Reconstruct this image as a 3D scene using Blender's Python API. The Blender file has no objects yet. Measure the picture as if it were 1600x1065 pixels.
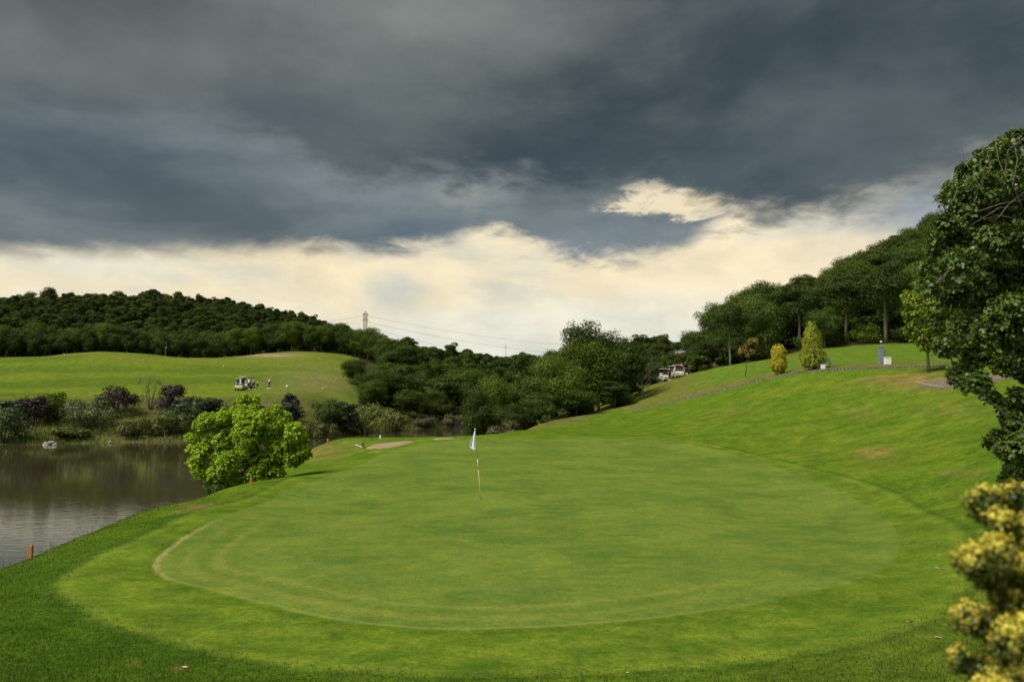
import bpy, bmesh, math, random
import numpy as np
from mathutils import Vector, Matrix

random.seed(7)
RS = np.random.RandomState(11)
SC = bpy.context.scene
COL = SC.collection
PI = math.pi

# ------------------------------------------------------------------ camera
F = 1256.0                      # focal length in photo pixels (1600 wide)
CAMZ = 3.26
PITCH = math.atan((612 - 532.5) / F)
cam_d = bpy.data.cameras.new('camera')
cam = bpy.data.objects.new('camera', cam_d)
COL.objects.link(cam)
cam.location = (0, 0, CAMZ)
cam.rotation_euler = (PI / 2 + PITCH, 0, 0)
cam_d.sensor_width = 36
cam_d.lens = 36 * F / 1600
cam_d.clip_start = 0.1
cam_d.clip_end = 9000
cam_d.dof.use_dof = True
cam_d.dof.focus_distance = 26
cam_d.dof.aperture_fstop = 1.7
SC.camera = cam
cP, sP = math.cos(PITCH), math.sin(PITCH)


def ray(px, py):
    u = (px - 800) / F
    v = (532.5 - py) / F
    x, y, z = u, cP - v * sP, sP + v * cP
    return x / y, z / y           # per unit depth Y


def at(px, py, Y):
    a, b = ray(px, py)
    return (a * Y, Y, CAMZ + b * Y)


def project(X, Y, Z):
    dz = Z - CAMZ
    d = Y * cP + dz * sP
    v = -Y * sP + dz * cP
    d = np.where(np.abs(d) < 1e-3, 1e-3, d)
    return 800 + F * X / d, 532.5 - F * v / d


def azel(px, py):
    a, b = ray(px, py)
    return math.atan2(a, 1), math.asin(b / math.sqrt(a * a + b * b + 1))


# ------------------------------------------------------------------ view
SC.render.engine = 'CYCLES'
SC.view_settings.view_transform = 'Standard'
SC.view_settings.look = 'None'
SC.view_settings.gamma = 1
SC.view_settings.use_curve_mapping = False
EXPO = 1.85
SC.view_settings.exposure = EXPO

# ------------------------------------------------------------------ world
SUN_EL = math.radians(52)
SUN_AZ = math.radians(-125)      # measured from +Y towards +X : behind left of the camera


class NT:
    """tiny helper for node trees"""
    def __init__(s, nt):
        s.nt = nt

    def n(s, t, **k):
        nd = s.nt.nodes.new(t)
        for a, b in k.items():
            setattr(nd, a, b)
        return nd

    def put(s, sock, v):
        if v is None:
            return
        if hasattr(v, 'links') or isinstance(v, bpy.types.NodeSocket):
            s.nt.links.new(v, sock)
        else:
            if sock.type == 'RGBA' and hasattr(v, '__len__') and len(v) == 3:
                v = (*v, 1)
            sock.default_value = v

    def m(s, op, a, b=None, c=None, clamp=False):
        nd = s.n('ShaderNodeMath', operation=op, use_clamp=clamp)
        s.put(nd.inputs[0], a); s.put(nd.inputs[1], b); s.put(nd.inputs[2], c)
        return nd.outputs[0]

    def mix(s, f, a, b, mode='MIX'):
        nd = s.n('ShaderNodeMix', data_type='RGBA', blend_type=mode)
        s.put(nd.inputs[0], f); s.put(nd.inputs[6], a); s.put(nd.inputs[7], b)
        return nd.outputs[2]

    def mr(s, v, a, b, c=0.0, d=1.0, smooth=True):
        nd = s.n('ShaderNodeMapRange', interpolation_type='SMOOTHSTEP' if smooth else 'LINEAR')
        s.put(nd.inputs[0], v)
        for i, q in enumerate((a, b, c, d)):
            s.put(nd.inputs[1 + i], q)
        return nd.outputs[0]

    def noise(s, vec, scale, detail=4, rough=0.55, dist=0.0, col=False):
        nd = s.n('ShaderNodeTexNoise')
        s.put(nd.inputs['Vector'], vec)
        nd.inputs['Scale'].default_value = scale
        nd.inputs['Detail'].default_value = detail
        nd.inputs['Roughness'].default_value = rough
        nd.inputs['Distortion'].default_value = dist
        return nd.outputs[1] if col else nd.outputs[0]

    def vm(s, vec, sc):
        nd = s.n('ShaderNodeVectorMath', operation='MULTIPLY')
        s.put(nd.inputs[0], vec); s.put(nd.inputs[1], sc)
        return nd.outputs[0]

    def attr(s, name):
        return s.n('ShaderNodeAttribute', attribute_name=name)


def srgb(r, g, b):
    f = lambda c: ((c / 255 + 0.055) / 1.055) ** 2.4 if c > 10 else c / 255 / 12.92
    return (f(r), f(g), f(b))


W = bpy.data.worlds.new('World')
SC.world = W
W.use_nodes = True
W.node_tree.nodes.clear()
w = NT(W.node_tree)
tc = w.n('ShaderNodeTexCoord')
D = tc.outputs['Generated']
sx = w.n('ShaderNodeSeparateXYZ')
w.put(sx.inputs[0], D)
az = w.m('ARCTAN2', sx.outputs[0], sx.outputs[1])
el = w.m('ARCSINE', sx.outputs[2])
Dst = w.vm(D, (1.0, 1.0, 2.6))
wa = w.m('SUBTRACT', w.noise(Dst, 5.0, 7, 0.58, 0.2), 0.5)
wb = w.m('SUBTRACT', w.noise(Dst, 22.0, 5, 0.6, 0.4), 0.5)
# gently warped azimuth / elevation so that no outline is regular
azw = w.m('ADD', az, w.m('ADD', w.m('MULTIPLY', wa, 0.13), w.m('MULTIPLY', wb, 0.04)))
elw = w.m('ADD', el, w.m('ADD', w.m('MULTIPLY', wa, w.mr(az, -0.45, 0.05, 0.018, 0.07)), w.m('MULTIPLY', wb, w.mr(az, -0.4, 0.0, 0.010, 0.034))))


def edge_curve(pts, lo, hi):
    """cloud base elevation as a function of azimuth"""
    A = [(azel(px, py)) for px, py in pts]
    A = [(-PI, hi), (A[0][0] - 0.6, A[0][1])] + A + [(A[-1][0] + 0.7, A[-1][1]), (PI, hi)]
    nd = w.n('ShaderNodeFloatCurve')
    cm = nd.mapping
    cm.use_clip = True
    cv = cm.curves[0]
    S = 0.9
    def nx(a):
        return min(1, max(0, 0.5 + math.tanh(a / S * 1.0) * 0.5))
    P = [(nx(a), min(1, max(0, e / 0.6))) for a, e in A]
    cv.points[0].location = P[0]
    cv.points[1].location = P[-1]
    for p in P[1:-1]:
        cv.points.new(*p)
    cm.update()
    return nd


th = w.m('MULTIPLY_ADD', w.m('TANH', w.m('DIVIDE', azw, 0.9)), 0.5, 0.5)


def edge(pts, hi=0.15):
    nd = edge_curve(pts, 0, hi)
    w.put(nd.inputs[1], th)
    return w.m('MULTIPLY', nd.outputs[0], 0.6)


def blob(px, py, rx, ry, A=azw, E=elw):
    a0, e0 = azel(px, py)
    sa, se = rx / F, ry / F
    da = w.m('DIVIDE', w.m('SUBTRACT', A, a0), sa)
    de = w.m('DIVIDE', w.m('SUBTRACT', E, e0), se)
    r2 = w.m('ADD', w.m('MULTIPLY', da, da), w.m('MULTIPLY', de, de))
    return w.m('EXPONENT', w.m('MULTIPLY', r2, -1.0))


# bright band near the horizon: cream with pale blue-white patches
lowmix = w.mr(w.m('ADD', el, w.m('MULTIPLY', wa, 0.12)), 0.045, 0.125)
band = w.mix(lowmix, srgb(218, 220, 209), srgb(243, 226, 188))
pn = w.noise(w.vm(D, (1.0, 1.0, 3.6)), 6.5, 6, 0.55, 0.3)
band = w.mix(w.m('MULTIPLY', w.mr(pn, 0.46, 0.72), 0.65), band, srgb(205, 205, 192))
band = w.mix(w.m('MULTIPLY', w.mr(w.noise(w.vm(D, (1, 1, 4.5)), 15, 6, 0.6, 0.4), 0.52, 0.78), 0.4), band, srgb(250, 232, 190))
band = w.mix(w.m('MULTIPLY', blob(625, 455, 45, 36), 0.75), band, srgb(190, 196, 190))
band = w.mix(w.m('MULTIPLY', blob(120, 415, 160, 22), 0.6), band, srgb(215, 218, 206))
band = w.mix(w.m('MULTIPLY', blob(900, 500, 260, 40), 0.5), band, srgb(226, 228, 216))
# the high part of the gap right of centre glows a warmer cream
band = w.mix(w.m('MULTIPLY', blob(1040, 315, 90, 45), 0.6), band, srgb(250, 232, 190))
band = w.mix(w.m('MULTIPLY', blob(1470, 320, 130, 62), 0.95), band, srgb(140, 152, 160))

# middle layer: blue grey cloud below the deck
e1 = edge([(-300, 400), (0, 399), (140, 401), (280, 400), (430, 396), (560, 397), (640, 392), (700, 384), (745, 366), (790, 374),
           (840, 392), (920, 402), (1010, 402), (1070, 384), (1110, 362), (1135, 345), (1180, 342), (1300, 330), (1400, 312), (1480, 292), (1600, 255), (1900, 230)])
soft1 = w.mr(azw, azel(1100, 400)[0], azel(1350, 400)[0], 0.020, 0.055)
m1 = w.m('DIVIDE', w.m('SUBTRACT', elw, e1), soft1)
m1 = w.mr(w.m('ADD', m1, w.m('MULTIPLY', wb, 0.9)), -0.55, 1.0)
hole = w.m('MAXIMUM', blob(1045, 318, 92, 25), w.m('MAXIMUM', w.m('MULTIPLY', blob(990, 322, 30, 20), 0.95), w.m('MAXIMUM', blob(1022, 294, 40, 21), w.m('MULTIPLY', blob(1100, 332, 46, 12), 1.0))))
wc = w.m('SUBTRACT', w.noise(Dst, 38.0, 6, 0.68, 0.8), 0.5)
hole = w.mr(w.m('ADD', hole, w.m('MULTIPLY', w.mr(hole, 0.05, 0.45), w.m('ADD', w.m('MULTIPLY', wb, 1.5), w.m('MULTIPLY', wc, 1.3)))), 0.18, 0.82)
m1 = w.m('MULTIPLY', m1, w.m('SUBTRACT', 1.0, hole))
# upper deck
e2 = edge([(-300, 150), (0, 165), (120, 165), (250, 195), (330, 200), (450, 250), (560, 300), (700, 285), (800, 298), (880, 305), (960, 296),
           (1030, 284), (1085, 318), (1130, 340), (1200, 338), (1300, 328), (1400, 306), (1480, 288), (1600, 255), (1900, 230)])
m2 = w.mr(w.m('ADD', w.m('SUBTRACT', elw, e2), w.m('MULTIPLY', wb, 0.045)), -0.022, 0.045)

mid = w.mix(w.mr(w.noise(w.vm(D, (1, 1, 3.4)), 4.6, 6, 0.5, 0.3), 0.35, 0.68), srgb(81, 91, 95), srgb(116, 125, 126))
mid = w.mix(w.m('MULTIPLY', blob(560, 280, 170, 55), 0.75), mid, srgb(134, 144, 147))
mid = w.mix(w.m('MULTIPLY', blob(650, 370, 110, 30), 0.6), mid, srgb(82, 97, 112))
mid = w.mix(w.m('MULTIPLY', blob(200, 390, 500, 22), 0.45), mid, srgb(88, 98, 104))
mid = w.mix(w.m('MULTIPLY', blob(60, 235, 260, 45), 0.7), mid, srgb(64, 77, 87))
mid = w.mix(w.m('MULTIPLY', blob(740, 290, 60, 24), 0.8), mid, srgb(160, 165, 158))
mid = w.mix(w.m('MULTIPLY', blob(960, 375, 120, 30), 0.7), mid, srgb(128, 138, 144))

dn = w.noise(w.vm(D, (1.0, 1.0, 1.9)), 3.6, 8, 0.55, 0.12)
deck = w.mix(w.mr(dn, 0.34, 0.66), srgb(52, 62, 65), srgb(98, 106, 103))
deck = w.mix(w.m('MULTIPLY', blob(640, 10, 330, 70), 0.7), deck, srgb(132, 136, 130))
deck = w.mix(w.m('MULTIPLY', blob(230, 110, 230, 90), 0.65), deck, srgb(116, 120, 115))
deck = w.mix(w.m('MULTIPLY', blob(860, 245, 210, 62), 0.9), deck, srgb(49, 60, 67))
deck = w.mix(w.m('MULTIPLY', blob(1180, 260, 300, 50), 0.5), deck, srgb(62, 75, 82))
deck = w.mix(w.m('MULTIPLY', blob(420, 180, 160, 45), 0.6), deck, srgb(60, 73, 82))
deck = w.mix(w.m('MULTIPLY', blob(1400, 90, 260, 130), 0.5), deck, srgb(60, 70, 76))
sky = w.mix(m1, band, mid)
sky = w.mix(m2, sky, deck)
fine = w.noise(w.vm(D, (1, 1, 2.0)), 10, 8, 0.58, 0.15)
sky = w.mix(1.0, sky, w.mix(w.mr(fine, 0.3, 0.72), (0.90, 0.905, 0.91, 1), (1.08, 1.08, 1.08, 1)), 'MULTIPLY')
# behind the camera and overhead the cloud is thinner and pale (it lights the ground)
back = w.mr(w.m('ADD', w.m('MULTIPLY', sx.outputs[1], -1.0), w.m('MULTIPLY', sx.outputs[2], 0.35)), -0.35, 0.8)
sky = w.mix(back, sky, srgb(178, 180, 178))
down = w.mr(sx.outputs[2], -0.05, 0.0)
sky = w.mix(down, (0.10, 0.12, 0.06, 1), sky)

bg = w.n('ShaderNodeBackground')
w.put(bg.inputs[0], sky)
bg.inputs[1].default_value = 1.06 / 2 ** EXPO
nsk = w.n('ShaderNodeTexSky', sky_type='NISHITA')
nsk.sun_disc = False
nsk.sun_elevation = SUN_EL
nsk.sun_rotation = SUN_AZ
bg2 = w.n('ShaderNodeBackground')
w.put(bg2.inputs[0], nsk.outputs[0])
bg2.inputs[1].default_value = 0.06
mx = w.n('ShaderNodeMixShader')
mx.inputs[0].default_value = 0.97
W.node_tree.links.new(bg2.outputs[0], mx.inputs[1])
W.node_tree.links.new(bg.outputs[0], mx.inputs[2])
wo = w.n('ShaderNodeOutputWorld')
W.node_tree.links.new(mx.outputs[0], wo.inputs[0])

# ------------------------------------------------------------------ sun
sd = bpy.data.lights.new('sun', 'SUN')
sd.energy = 1.5
sd.angle = math.radians(28)
sd.color = (1.0, 0.95, 0.84)
sun = bpy.data.objects.new('sun', sd)
COL.objects.link(sun)
sdir = Vector((math.sin(SUN_AZ) * math.cos(SUN_EL), math.cos(SUN_AZ) * math.cos(SUN_EL), math.sin(SUN_EL)))
sun.rotation_euler = sdir.to_track_quat('Z', 'Y').to_euler()
sun.location = sdir * 60

# ================================================================== terrain
WATER = -2.24
CP = []


def c(px, py, Y):
    CP.append(at(px, py, Y))


def cz(px, Z, Y):
    CP.append(((px - 800) / F * Y, Y, Z))


# foreground below the camera and the putting surface
for px in (-600, 0, 500, 1000, 1600, 2200):
    cz(px, 1.6, 1.6)
    cz(px, 1.15, 4)
    cz(px, 0.45, 6.5 if px > 0 else 7)
for px in (100, 500, 900, 1300):
    cz(px, 0.0, 9.5)
    cz(px, -0.02, 12)
cz(0, -0.05, 11); cz(-300, -0.3, 12); cz(-300, 0.1, 9)
cz(1600, 0.15, 10); cz(1900, 0.5, 10)
for px in (300, 600, 900, 1200):
    cz(px, 0.0, 16)
for px in (450, 750, 1050):
    cz(px, 0.0, 24)
for px in (600, 850, 1050):
    cz(px, 0.22, 36)
for px in (640, 800, 940):
    c(px, 684, 48)
# left shoulder and the bank down to the lake
for px, py, Y in ((0, 892, 16), (100, 850, 19), (200, 808, 23), (330, 772, 28), (420, 752, 31), (480, 735, 35), (560, 712, 40)):
    c(px, py, Y)
for X, Y, Z in ((-12.2, 15.5, -1.2), (-14, 15, -2.7), (-12.9, 23, -1.5), (-14.6, 22, -3.0), (-11.9, 27.5, -1.3), (-14.6, 28, -3.0),
                (-12.6, 33, -1.5), (-15, 34, -3.0), (-13.6, 39, -1.4), (-17, 40, -3.2), (-16.6, 47, -2.9), (-13.5, 11, -1.0), (-16, 10, -2.9),
                (-9.5, 8, 0.1), (-15, 4, -1.5)):
    CP.append((X, Y, Z))
c(500, 702, 43); c(520, 688, 49); c(600, 684, 51); c(680, 682, 53); c(740, 680, 55); c(560, 695, 46)
CP.append((-15.5, 54, -1.4)); CP.append((-21, 58, -3.2))
for px in (520, 600, 680, 740):
    cz(px, -0.6, 62); cz(px, -3.0, 74); cz(px, -3.6, 92)
cz(800, -1.6, 74); cz(800, -2.6, 86); cz(780, -2.9, 105)
# lake bottom
for px in (-900, -500, -200, 0, 200, 380):
    cz(px, -3.6, 45); cz(px, -3.8, 60); cz(px, -3.3, 78)
cz(150, -3.4, 34); cz(-200, -3.4, 25); cz(-700, -3.4, 22); cz(-900, -3.4, 30)
# far shore, left, then its bank and the fairway above
for px, Y in ((-500, 82), (-200, 84), (0, 84), (150, 86), (300, 89), (430, 93)):
    cz(px, WATER - 0.15, Y)
    cz(px, -1.75, Y + 3)
    c(px, 660, Y + 9)
for px in (-400, 0, 200, 400, 480):
    c(px, 626, 108)
for px in (-400, -100, 100, 250, 400, 500):
    c(px, 609, 125)
c(560, 628, 124); c(575, 640, 122)
for px, py, Y in ((-300, 592, 150), (0, 590, 150), (200, 586, 150), (350, 583, 155), (480, 585, 150), (-300, 562, 190), (0, 561, 188), (70, 556, 190),
                  (150, 550, 193), (230, 552, 195), (300, 561, 198), (380, 556, 200), (450, 549, 203), (500, 550, 205), (540, 558, 195), (545, 590, 155)):
    c(px, py, Y)
for px, Y, Z in ((0, 205, 12), (150, 208, 12.6), (300, 212, 11.5), (480, 218, 14.2)):
    cz(px, Z, Y)
# far shore of the arm of the lake
for px, Y in ((500, 98), (560, 107), (610, 112), (650, 120), (700, 126), (745, 130)):
    cz(px, WATER - 0.1, Y)
    cz(px, -1.5, Y + 4)
c(650, 640, 142); c(720, 640, 145); c(600, 610, 160); c(680, 600, 175); c(760, 610, 170); c(820, 625, 140)
# wooded hills (ground is below the tree tops)
for px, py, Y in ((-300, 500, 330), (0, 484, 330), (100, 482, 330), (230, 480, 335), (330, 486, 340), (450, 508, 350), (520, 524, 355), (570, 540, 365), (620, 560, 370),
                  (-200, 520, 260), (100, 515, 260), (300, 522, 265), (450, 535, 270), (560, 560, 280),
                  (660, 562, 480), (740, 569, 480), (800, 577, 470), (860, 590, 460), (930, 598, 450), (650, 590, 300), (760, 602, 300), (860, 608, 300), (960, 608, 300)):
    c(px, py, Y)
for px in (-600, -200, 200, 500):
    cz(px, 25, 470)
for px in (-900, -400, 0, 400, 800, 1100, 1500, 2000):
    cz(px, 6 if px < 1300 else 18, 800)
    cz(px, 2, 1500)
    cz(px, 0, 3900)
# right: crest behind the green, slope, path line, upper fairway
for px, py, Y in ((800, 674, 60), (860, 664, 66), (830, 668, 72), (870, 658, 77), (900, 650, 86), (930, 655, 68), (1000, 662, 62), (1050, 686, 46),
                  (985, 643, 80), (1000, 624, 94), (1020, 606, 103), (1050, 590, 108), (940, 642, 92), (1100, 650, 56), (1100, 617, 71),
                  (1200, 592, 64.5), (1250, 582, 61), (1300, 578, 59), (1380, 575.5, 57), (1460, 573, 54.5), (1530, 571, 52.5), (1600, 568, 51),
                  (1170, 586, 75), (1217, 584, 67), (1110, 577, 104), (1200, 562, 100), (1300, 549, 98), (1380, 545, 97), (1450, 545, 95), (1600, 538, 92),
                  (1270, 571, 72), (1380, 566, 72), (1480, 562, 70), (1150, 572, 112), (1300, 537, 114), (1400, 532, 112), (1080, 584, 112),
                  (1150, 708, 40), (1200, 716, 37), (1200, 650, 49), (1300, 652, 46), (1300, 610, 53), (1400, 602, 49), (1400, 650, 41), (1500, 607, 43.5), (1600, 600, 42),
                  (1500, 650, 36), (1400, 700, 33.5), (1500, 700, 29.5), (1350, 760, 26.5), (1500, 780, 21.8), (1600, 700, 25), (1600, 640, 33), (1600, 790, 17.5)):
    c(px, py, Y)
cz(1400, 0.03, 20); cz(1450, 0.04, 15)
for px, Z, Y in ((1900, 2.4, 18), (1900, 4.5, 35), (2300, 3, 16), (2300, 6, 40), (2300, 12, 90), (1900, 8, 60), (1900, 11, 90), (2300, 1.2, 9), (3000, 3, 12), (3000, 12, 60)):
    cz(px, Z, Y)
for px, py, Y in ((1020, 594, 140), (1070, 585, 145), (1120, 560, 150), (1200, 515, 165), (1300, 474, 180), (1350, 450, 188), (1430, 408, 195), (1520, 370, 200), (1620, 330, 200), (1900, 260, 190),
                  (960, 596, 150), (1200, 545, 130), (1300, 512, 135), (1400, 490, 138), (1500, 470, 135), (1650, 430, 135)):
    c(px, py, Y)
for px, Z in ((1150, 14), (1400, 32), (1700, 45)):
    cz(px, Z, 300)

CP = np.array(CP)


def warp(X, Y):
    r = np.sqrt(X * X + Y * Y)
    a = np.arctan2(X, Y)
    a = 1.15 * np.tanh(a / 1.15)
    return np.stack([a * 1.25, np.log(np.maximum(r, 1.0))], 1)


def tps(r2):
    return 0.5 * r2 * np.log(r2 + 1e-9)


_c = warp(CP[:, 0], CP[:, 1])
_n = len(_c)
_r2 = ((_c[:, None] - _c[None]) ** 2).sum(2)
_K = tps(_r2) + np.eye(_n) * 2e-4
_P = np.concatenate([np.ones((_n, 1)), _c], 1)
_A = np.block([[_K, _P], [_P.T, np.zeros((3, 3))]])
_w = np.linalg.solve(_A, np.concatenate([CP[:, 2], np.zeros(3)]))


def vnoise(X, Y, s, seed=0):
    """smooth value noise"""
    x = X / s + seed * 17.31; y = Y / s - seed * 9.17
    xi = np.floor(x).astype(np.int64); yi = np.floor(y).astype(np.int64)
    fx = x - xi; fy = y - yi
    fx = fx * fx * (3 - 2 * fx); fy = fy * fy * (3 - 2 * fy)

    def h(a, b):
        v = (a * 374761393 + b * 668265263 + seed * 1442695) & 0x7fffffff
        v = ((v ^ (v >> 13)) * 1274126177) & 0x7fffffff
        return (v & 0xffff) / 65535.0
    return (h(xi, yi) * (1 - fx) * (1 - fy) + h(xi + 1, yi) * fx * (1 - fy) + h(xi, yi + 1) * (1 - fx) * fy + h(xi + 1, yi + 1) * fx * fy) * 2 - 1


def H(X, Y):
    X = np.atleast_1d(np.asarray(X, float)); Y = np.atleast_1d(np.asarray(Y, float))
    out = np.empty(len(X))
    for i in range(0, len(X), 20000):
        q = warp(X[i:i + 20000], Y[i:i + 20000])
        r2 = ((q[:, None] - _c[None]) ** 2).sum(2)
        out[i:i + 20000] = tps(r2) @ _w[:_n] + _w[_n] + q @ _w[_n + 1:]
    r = np.sqrt(X * X + Y * Y)
    amp = np.clip((r - 52) / 60, 0, 1)
    out = out + amp * (0.12 * vnoise(X, Y, 6.0, 1) + 0.05 * vnoise(X, Y, 2.2, 2)) * np.where(out < WATER + 0.5, 1.2, 1) + 0.012 * vnoise(X, Y, 1.3, 3)
    return np.clip(out, -6, 200)


def h1(x, y):
    return float(H([x], [y])[0])


def hit(px, py, y0=6.0, y1=700.0):
    a, b = ray(px, py)
    Y = np.exp(np.linspace(math.log(y0), math.log(y1), 1600))
    d = CAMZ + b * Y - H(a * Y, Y)
    k = np.where(d < 0)[0]
    if len(k) == 0:
        i = int(np.argmin(np.abs(d)))
        return (a * Y[i], Y[i], h1(a * Y[i], Y[i]))
    i = max(k[0], 1)
    t = d[i - 1] / (d[i - 1] - d[i] + 1e-9)
    yy = Y[i - 1] + t * (Y[i] - Y[i - 1])
    return (a * yy, yy, CAMZ + b * yy)


# ================================================================== helpers
def tag(o, label=None, cat=None, group=None, kind=None):
    if label: o['label'] = label
    if cat: o['category'] = cat
    if group: o['group'] = group
    if kind: o['kind'] = kind
    return o


def empty(name, loc, rz=0.0):
    o = bpy.data.objects.new(name, None)
    o.empty_display_size = 0.2
    COL.objects.link(o)
    o.location = loc
    o.rotation_euler = (0, 0, rz)
    return o


def mesh_np(name, V, Fc, attrs=None, smooth=False):
    """V (n,3); Fc (m,k) array or list of such arrays"""
    if not isinstance(Fc, list):
        Fc = [Fc]
    me = bpy.data.meshes.new(name)
    V = np.asarray(V, np.float32)
    me.vertices.add(len(V))
    me.vertices.foreach_set('co', V.ravel())
    idx = np.concatenate([f.ravel() for f in Fc]).astype(np.int32)
    tot = np.concatenate([np.full(len(f), f.shape[1]) for f in Fc]).astype(np.int32)
    st = np.concatenate([[0], np.cumsum(tot)[:-1]]).astype(np.int32)
    me.loops.add(len(idx))
    me.loops.foreach_set('vertex_index', idx)
    me.polygons.add(len(tot))
    me.polygons.foreach_set('loop_start', st)
    me.polygons.foreach_set('loop_total', tot)
    if smooth:
        me.polygons.foreach_set('use_smooth', np.ones(len(tot), bool))
    me.update(calc_edges=True)
    me.validate()
    for k, v in (attrs or {}).items():
        v = np.asarray(v, np.float32)
        if v.ndim == 1:
            a = me.attributes.new(k, 'FLOAT', 'POINT')
            a.data.foreach_set('value', v)
        else:
            a = me.attributes.new(k, 'FLOAT_COLOR', 'POINT')
            if v.shape[1] == 3:
                v = np.concatenate([v, np.ones((len(v), 1), np.float32)], 1)
            a.data.foreach_set('color', v.ravel())
    return me


def link(name, me, mat=None, parent=None):
    o = bpy.data.objects.new(name, me)
    COL.objects.link(o)
    if mat is not None and len(me.materials) == 0:
        me.materials.append(mat)
    if parent is not None:
        o.parent = parent
    return o


class MB:
    """collects shapes into ONE mesh"""
    def __init__(s):
        s.v = []; s.f = []

    def add(s, vs, fs):
        b = len(s.v)
        s.v += [tuple(v) for v in vs]
        s.f += [tuple(b + i for i in f) for f in fs]
        return s

    def box(s, x0, x1, y0, y1, z0, z1, taper=0.0, M=None):
        t = taper
        vs = [(x0, y0, z0), (x1, y0, z0), (x1, y1, z0), (x0, y1, z0),
              (x0 + t, y0 + t, z1), (x1 - t, y0 + t, z1), (x1 - t, y1 - t, z1), (x0 + t, y1 - t, z1)]
        if M is not None:
            vs = [M @ Vector(v) for v in vs]
        return s.add(vs, [(3, 2, 1, 0), (4, 5, 6, 7), (0, 1, 5, 4), (1, 2, 6, 5), (2, 3, 7, 6), (3, 0, 4, 7)])

    def tube(s, pts, rad, n=6, cap=True):
        pts = [Vector(p) for p in pts]
        if not hasattr(rad, '__len__'):
            rad = [rad] * len(pts)
        rings = []
        for i, p in enumerate(pts):
            d = (pts[min(i + 1, len(pts) - 1)] - pts[max(i - 1, 0)]).normalized()
            up = Vector((0, 0, 1)) if abs(d.z) < 0.95 else Vector((1, 0, 0))
            a = d.cross(up).normalized(); b = d.cross(a)
            rings.append([p + (a * math.cos(2 * PI * k / n) + b * math.sin(2 * PI * k / n)) * rad[i] for k in range(n)])
        base = len(s.v)
        for r in rings:
            s.v += [tuple(v) for v in r]
        for i in range(len(pts) - 1):
            for k in range(n):
                k2 = (k + 1) % n
                s.f.append((base + i * n + k, base + i * n + k2, base + (i + 1) * n + k2, base + (i + 1) * n + k))
        if cap:
            s.f.append(tuple(base + k for k in range(n))[::-1])
            s.f.append(tuple(base + (len(pts) - 1) * n + k for k in range(n)))
        return s

    def lathe(s, prof, n=16, c=(0, 0, 0), axis='z'):
        base = len(s.v)
        for r, z in prof:
            for k in range(n):
                a = 2 * PI * k / n
                if axis == 'z':
                    s.v.append((c[0] + r * math.cos(a), c[1] + r * math.sin(a), c[2] + z))
                else:
                    s.v.append((c[0] + z, c[1] + r * math.cos(a), c[2] + r * math.sin(a)))
        for i in range(len(prof) - 1):
            for k in range(n):
                k2 = (k + 1) % n
                s.f.append((base + i * n + k, base + i * n + k2, base + (i + 1) * n + k2, base + (i + 1) * n + k))
        s.f.append(tuple(base + k for k in range(n))[::-1])
        s.f.append(tuple(base + (len(prof) - 1) * n + k for k in range(n)))
        return s

    def prism(s, prof, x0, x1):
        """profile in (y,z) swept along x"""
        n = len(prof)
        vs = [(x0, y, z) for y, z in prof] + [(x1, y, z) for y, z in prof]
        fs = [tuple(range(n)), tuple(range(2 * n - 1, n - 1, -1))]
        fs += [(i, i + n, (i + 1) % n + n, (i + 1) % n) for i in range(n)]
        return s.add(vs, fs)

    def mesh(s, name, smooth=False, bevel=0):
        me = bpy.data.meshes.new(name)
        me.from_pydata(s.v, [], s.f)
        bm = bmesh.new(); bm.from_mesh(me)
        bmesh.ops.recalc_face_normals(bm, faces=bm.faces)
        if bevel:
            bmesh.ops.bevel(bm, geom=list(bm.edges), offset=bevel, segments=2, affect='EDGES', clamp_overlap=True)
        for f in bm.faces:
            f.smooth = smooth
        bm.to_mesh(me); bm.free()
        return me

    def build(s, name, mat, parent=None, smooth=False, bevel=0):
        return link(name, s.mesh(name, smooth, bevel), mat, parent)


def mat_simple(name, col, rough=0.7, var=0.15, scale=8.0, bump=0.0, metal=0.0, spec=0.4, col2=None):
    m = bpy.data.materials.new(name)
    m.use_nodes = True
    t = NT(m.node_tree)
    b = m.node_tree.nodes['Principled BSDF']
    co = t.n('ShaderNodeTexCoord').outputs['Object']
    nz = t.noise(co, scale, 5, 0.6)
    c2 = col2 or tuple(x * (1 - var * 2) for x in col)
    t.put(b.inputs['Base Color'], t.mix(t.mr(nz, 0.35, 0.7), col, c2))
    b.inputs['Roughness'].default_value = rough
    b.inputs['Metallic'].default_value = metal
    b.inputs['Specular IOR Level'].default_value = spec
    if bump:
        bp = t.n('ShaderNodeBump')
        bp.inputs['Strength'].default_value = bump
        bp.inputs['Distance'].default_value = 0.02
        t.put(bp.inputs['Height'], t.noise(co, scale * 4, 6, 0.65))
        t.put(b.inputs['Normal'], bp.outputs[0])
    return m


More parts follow.
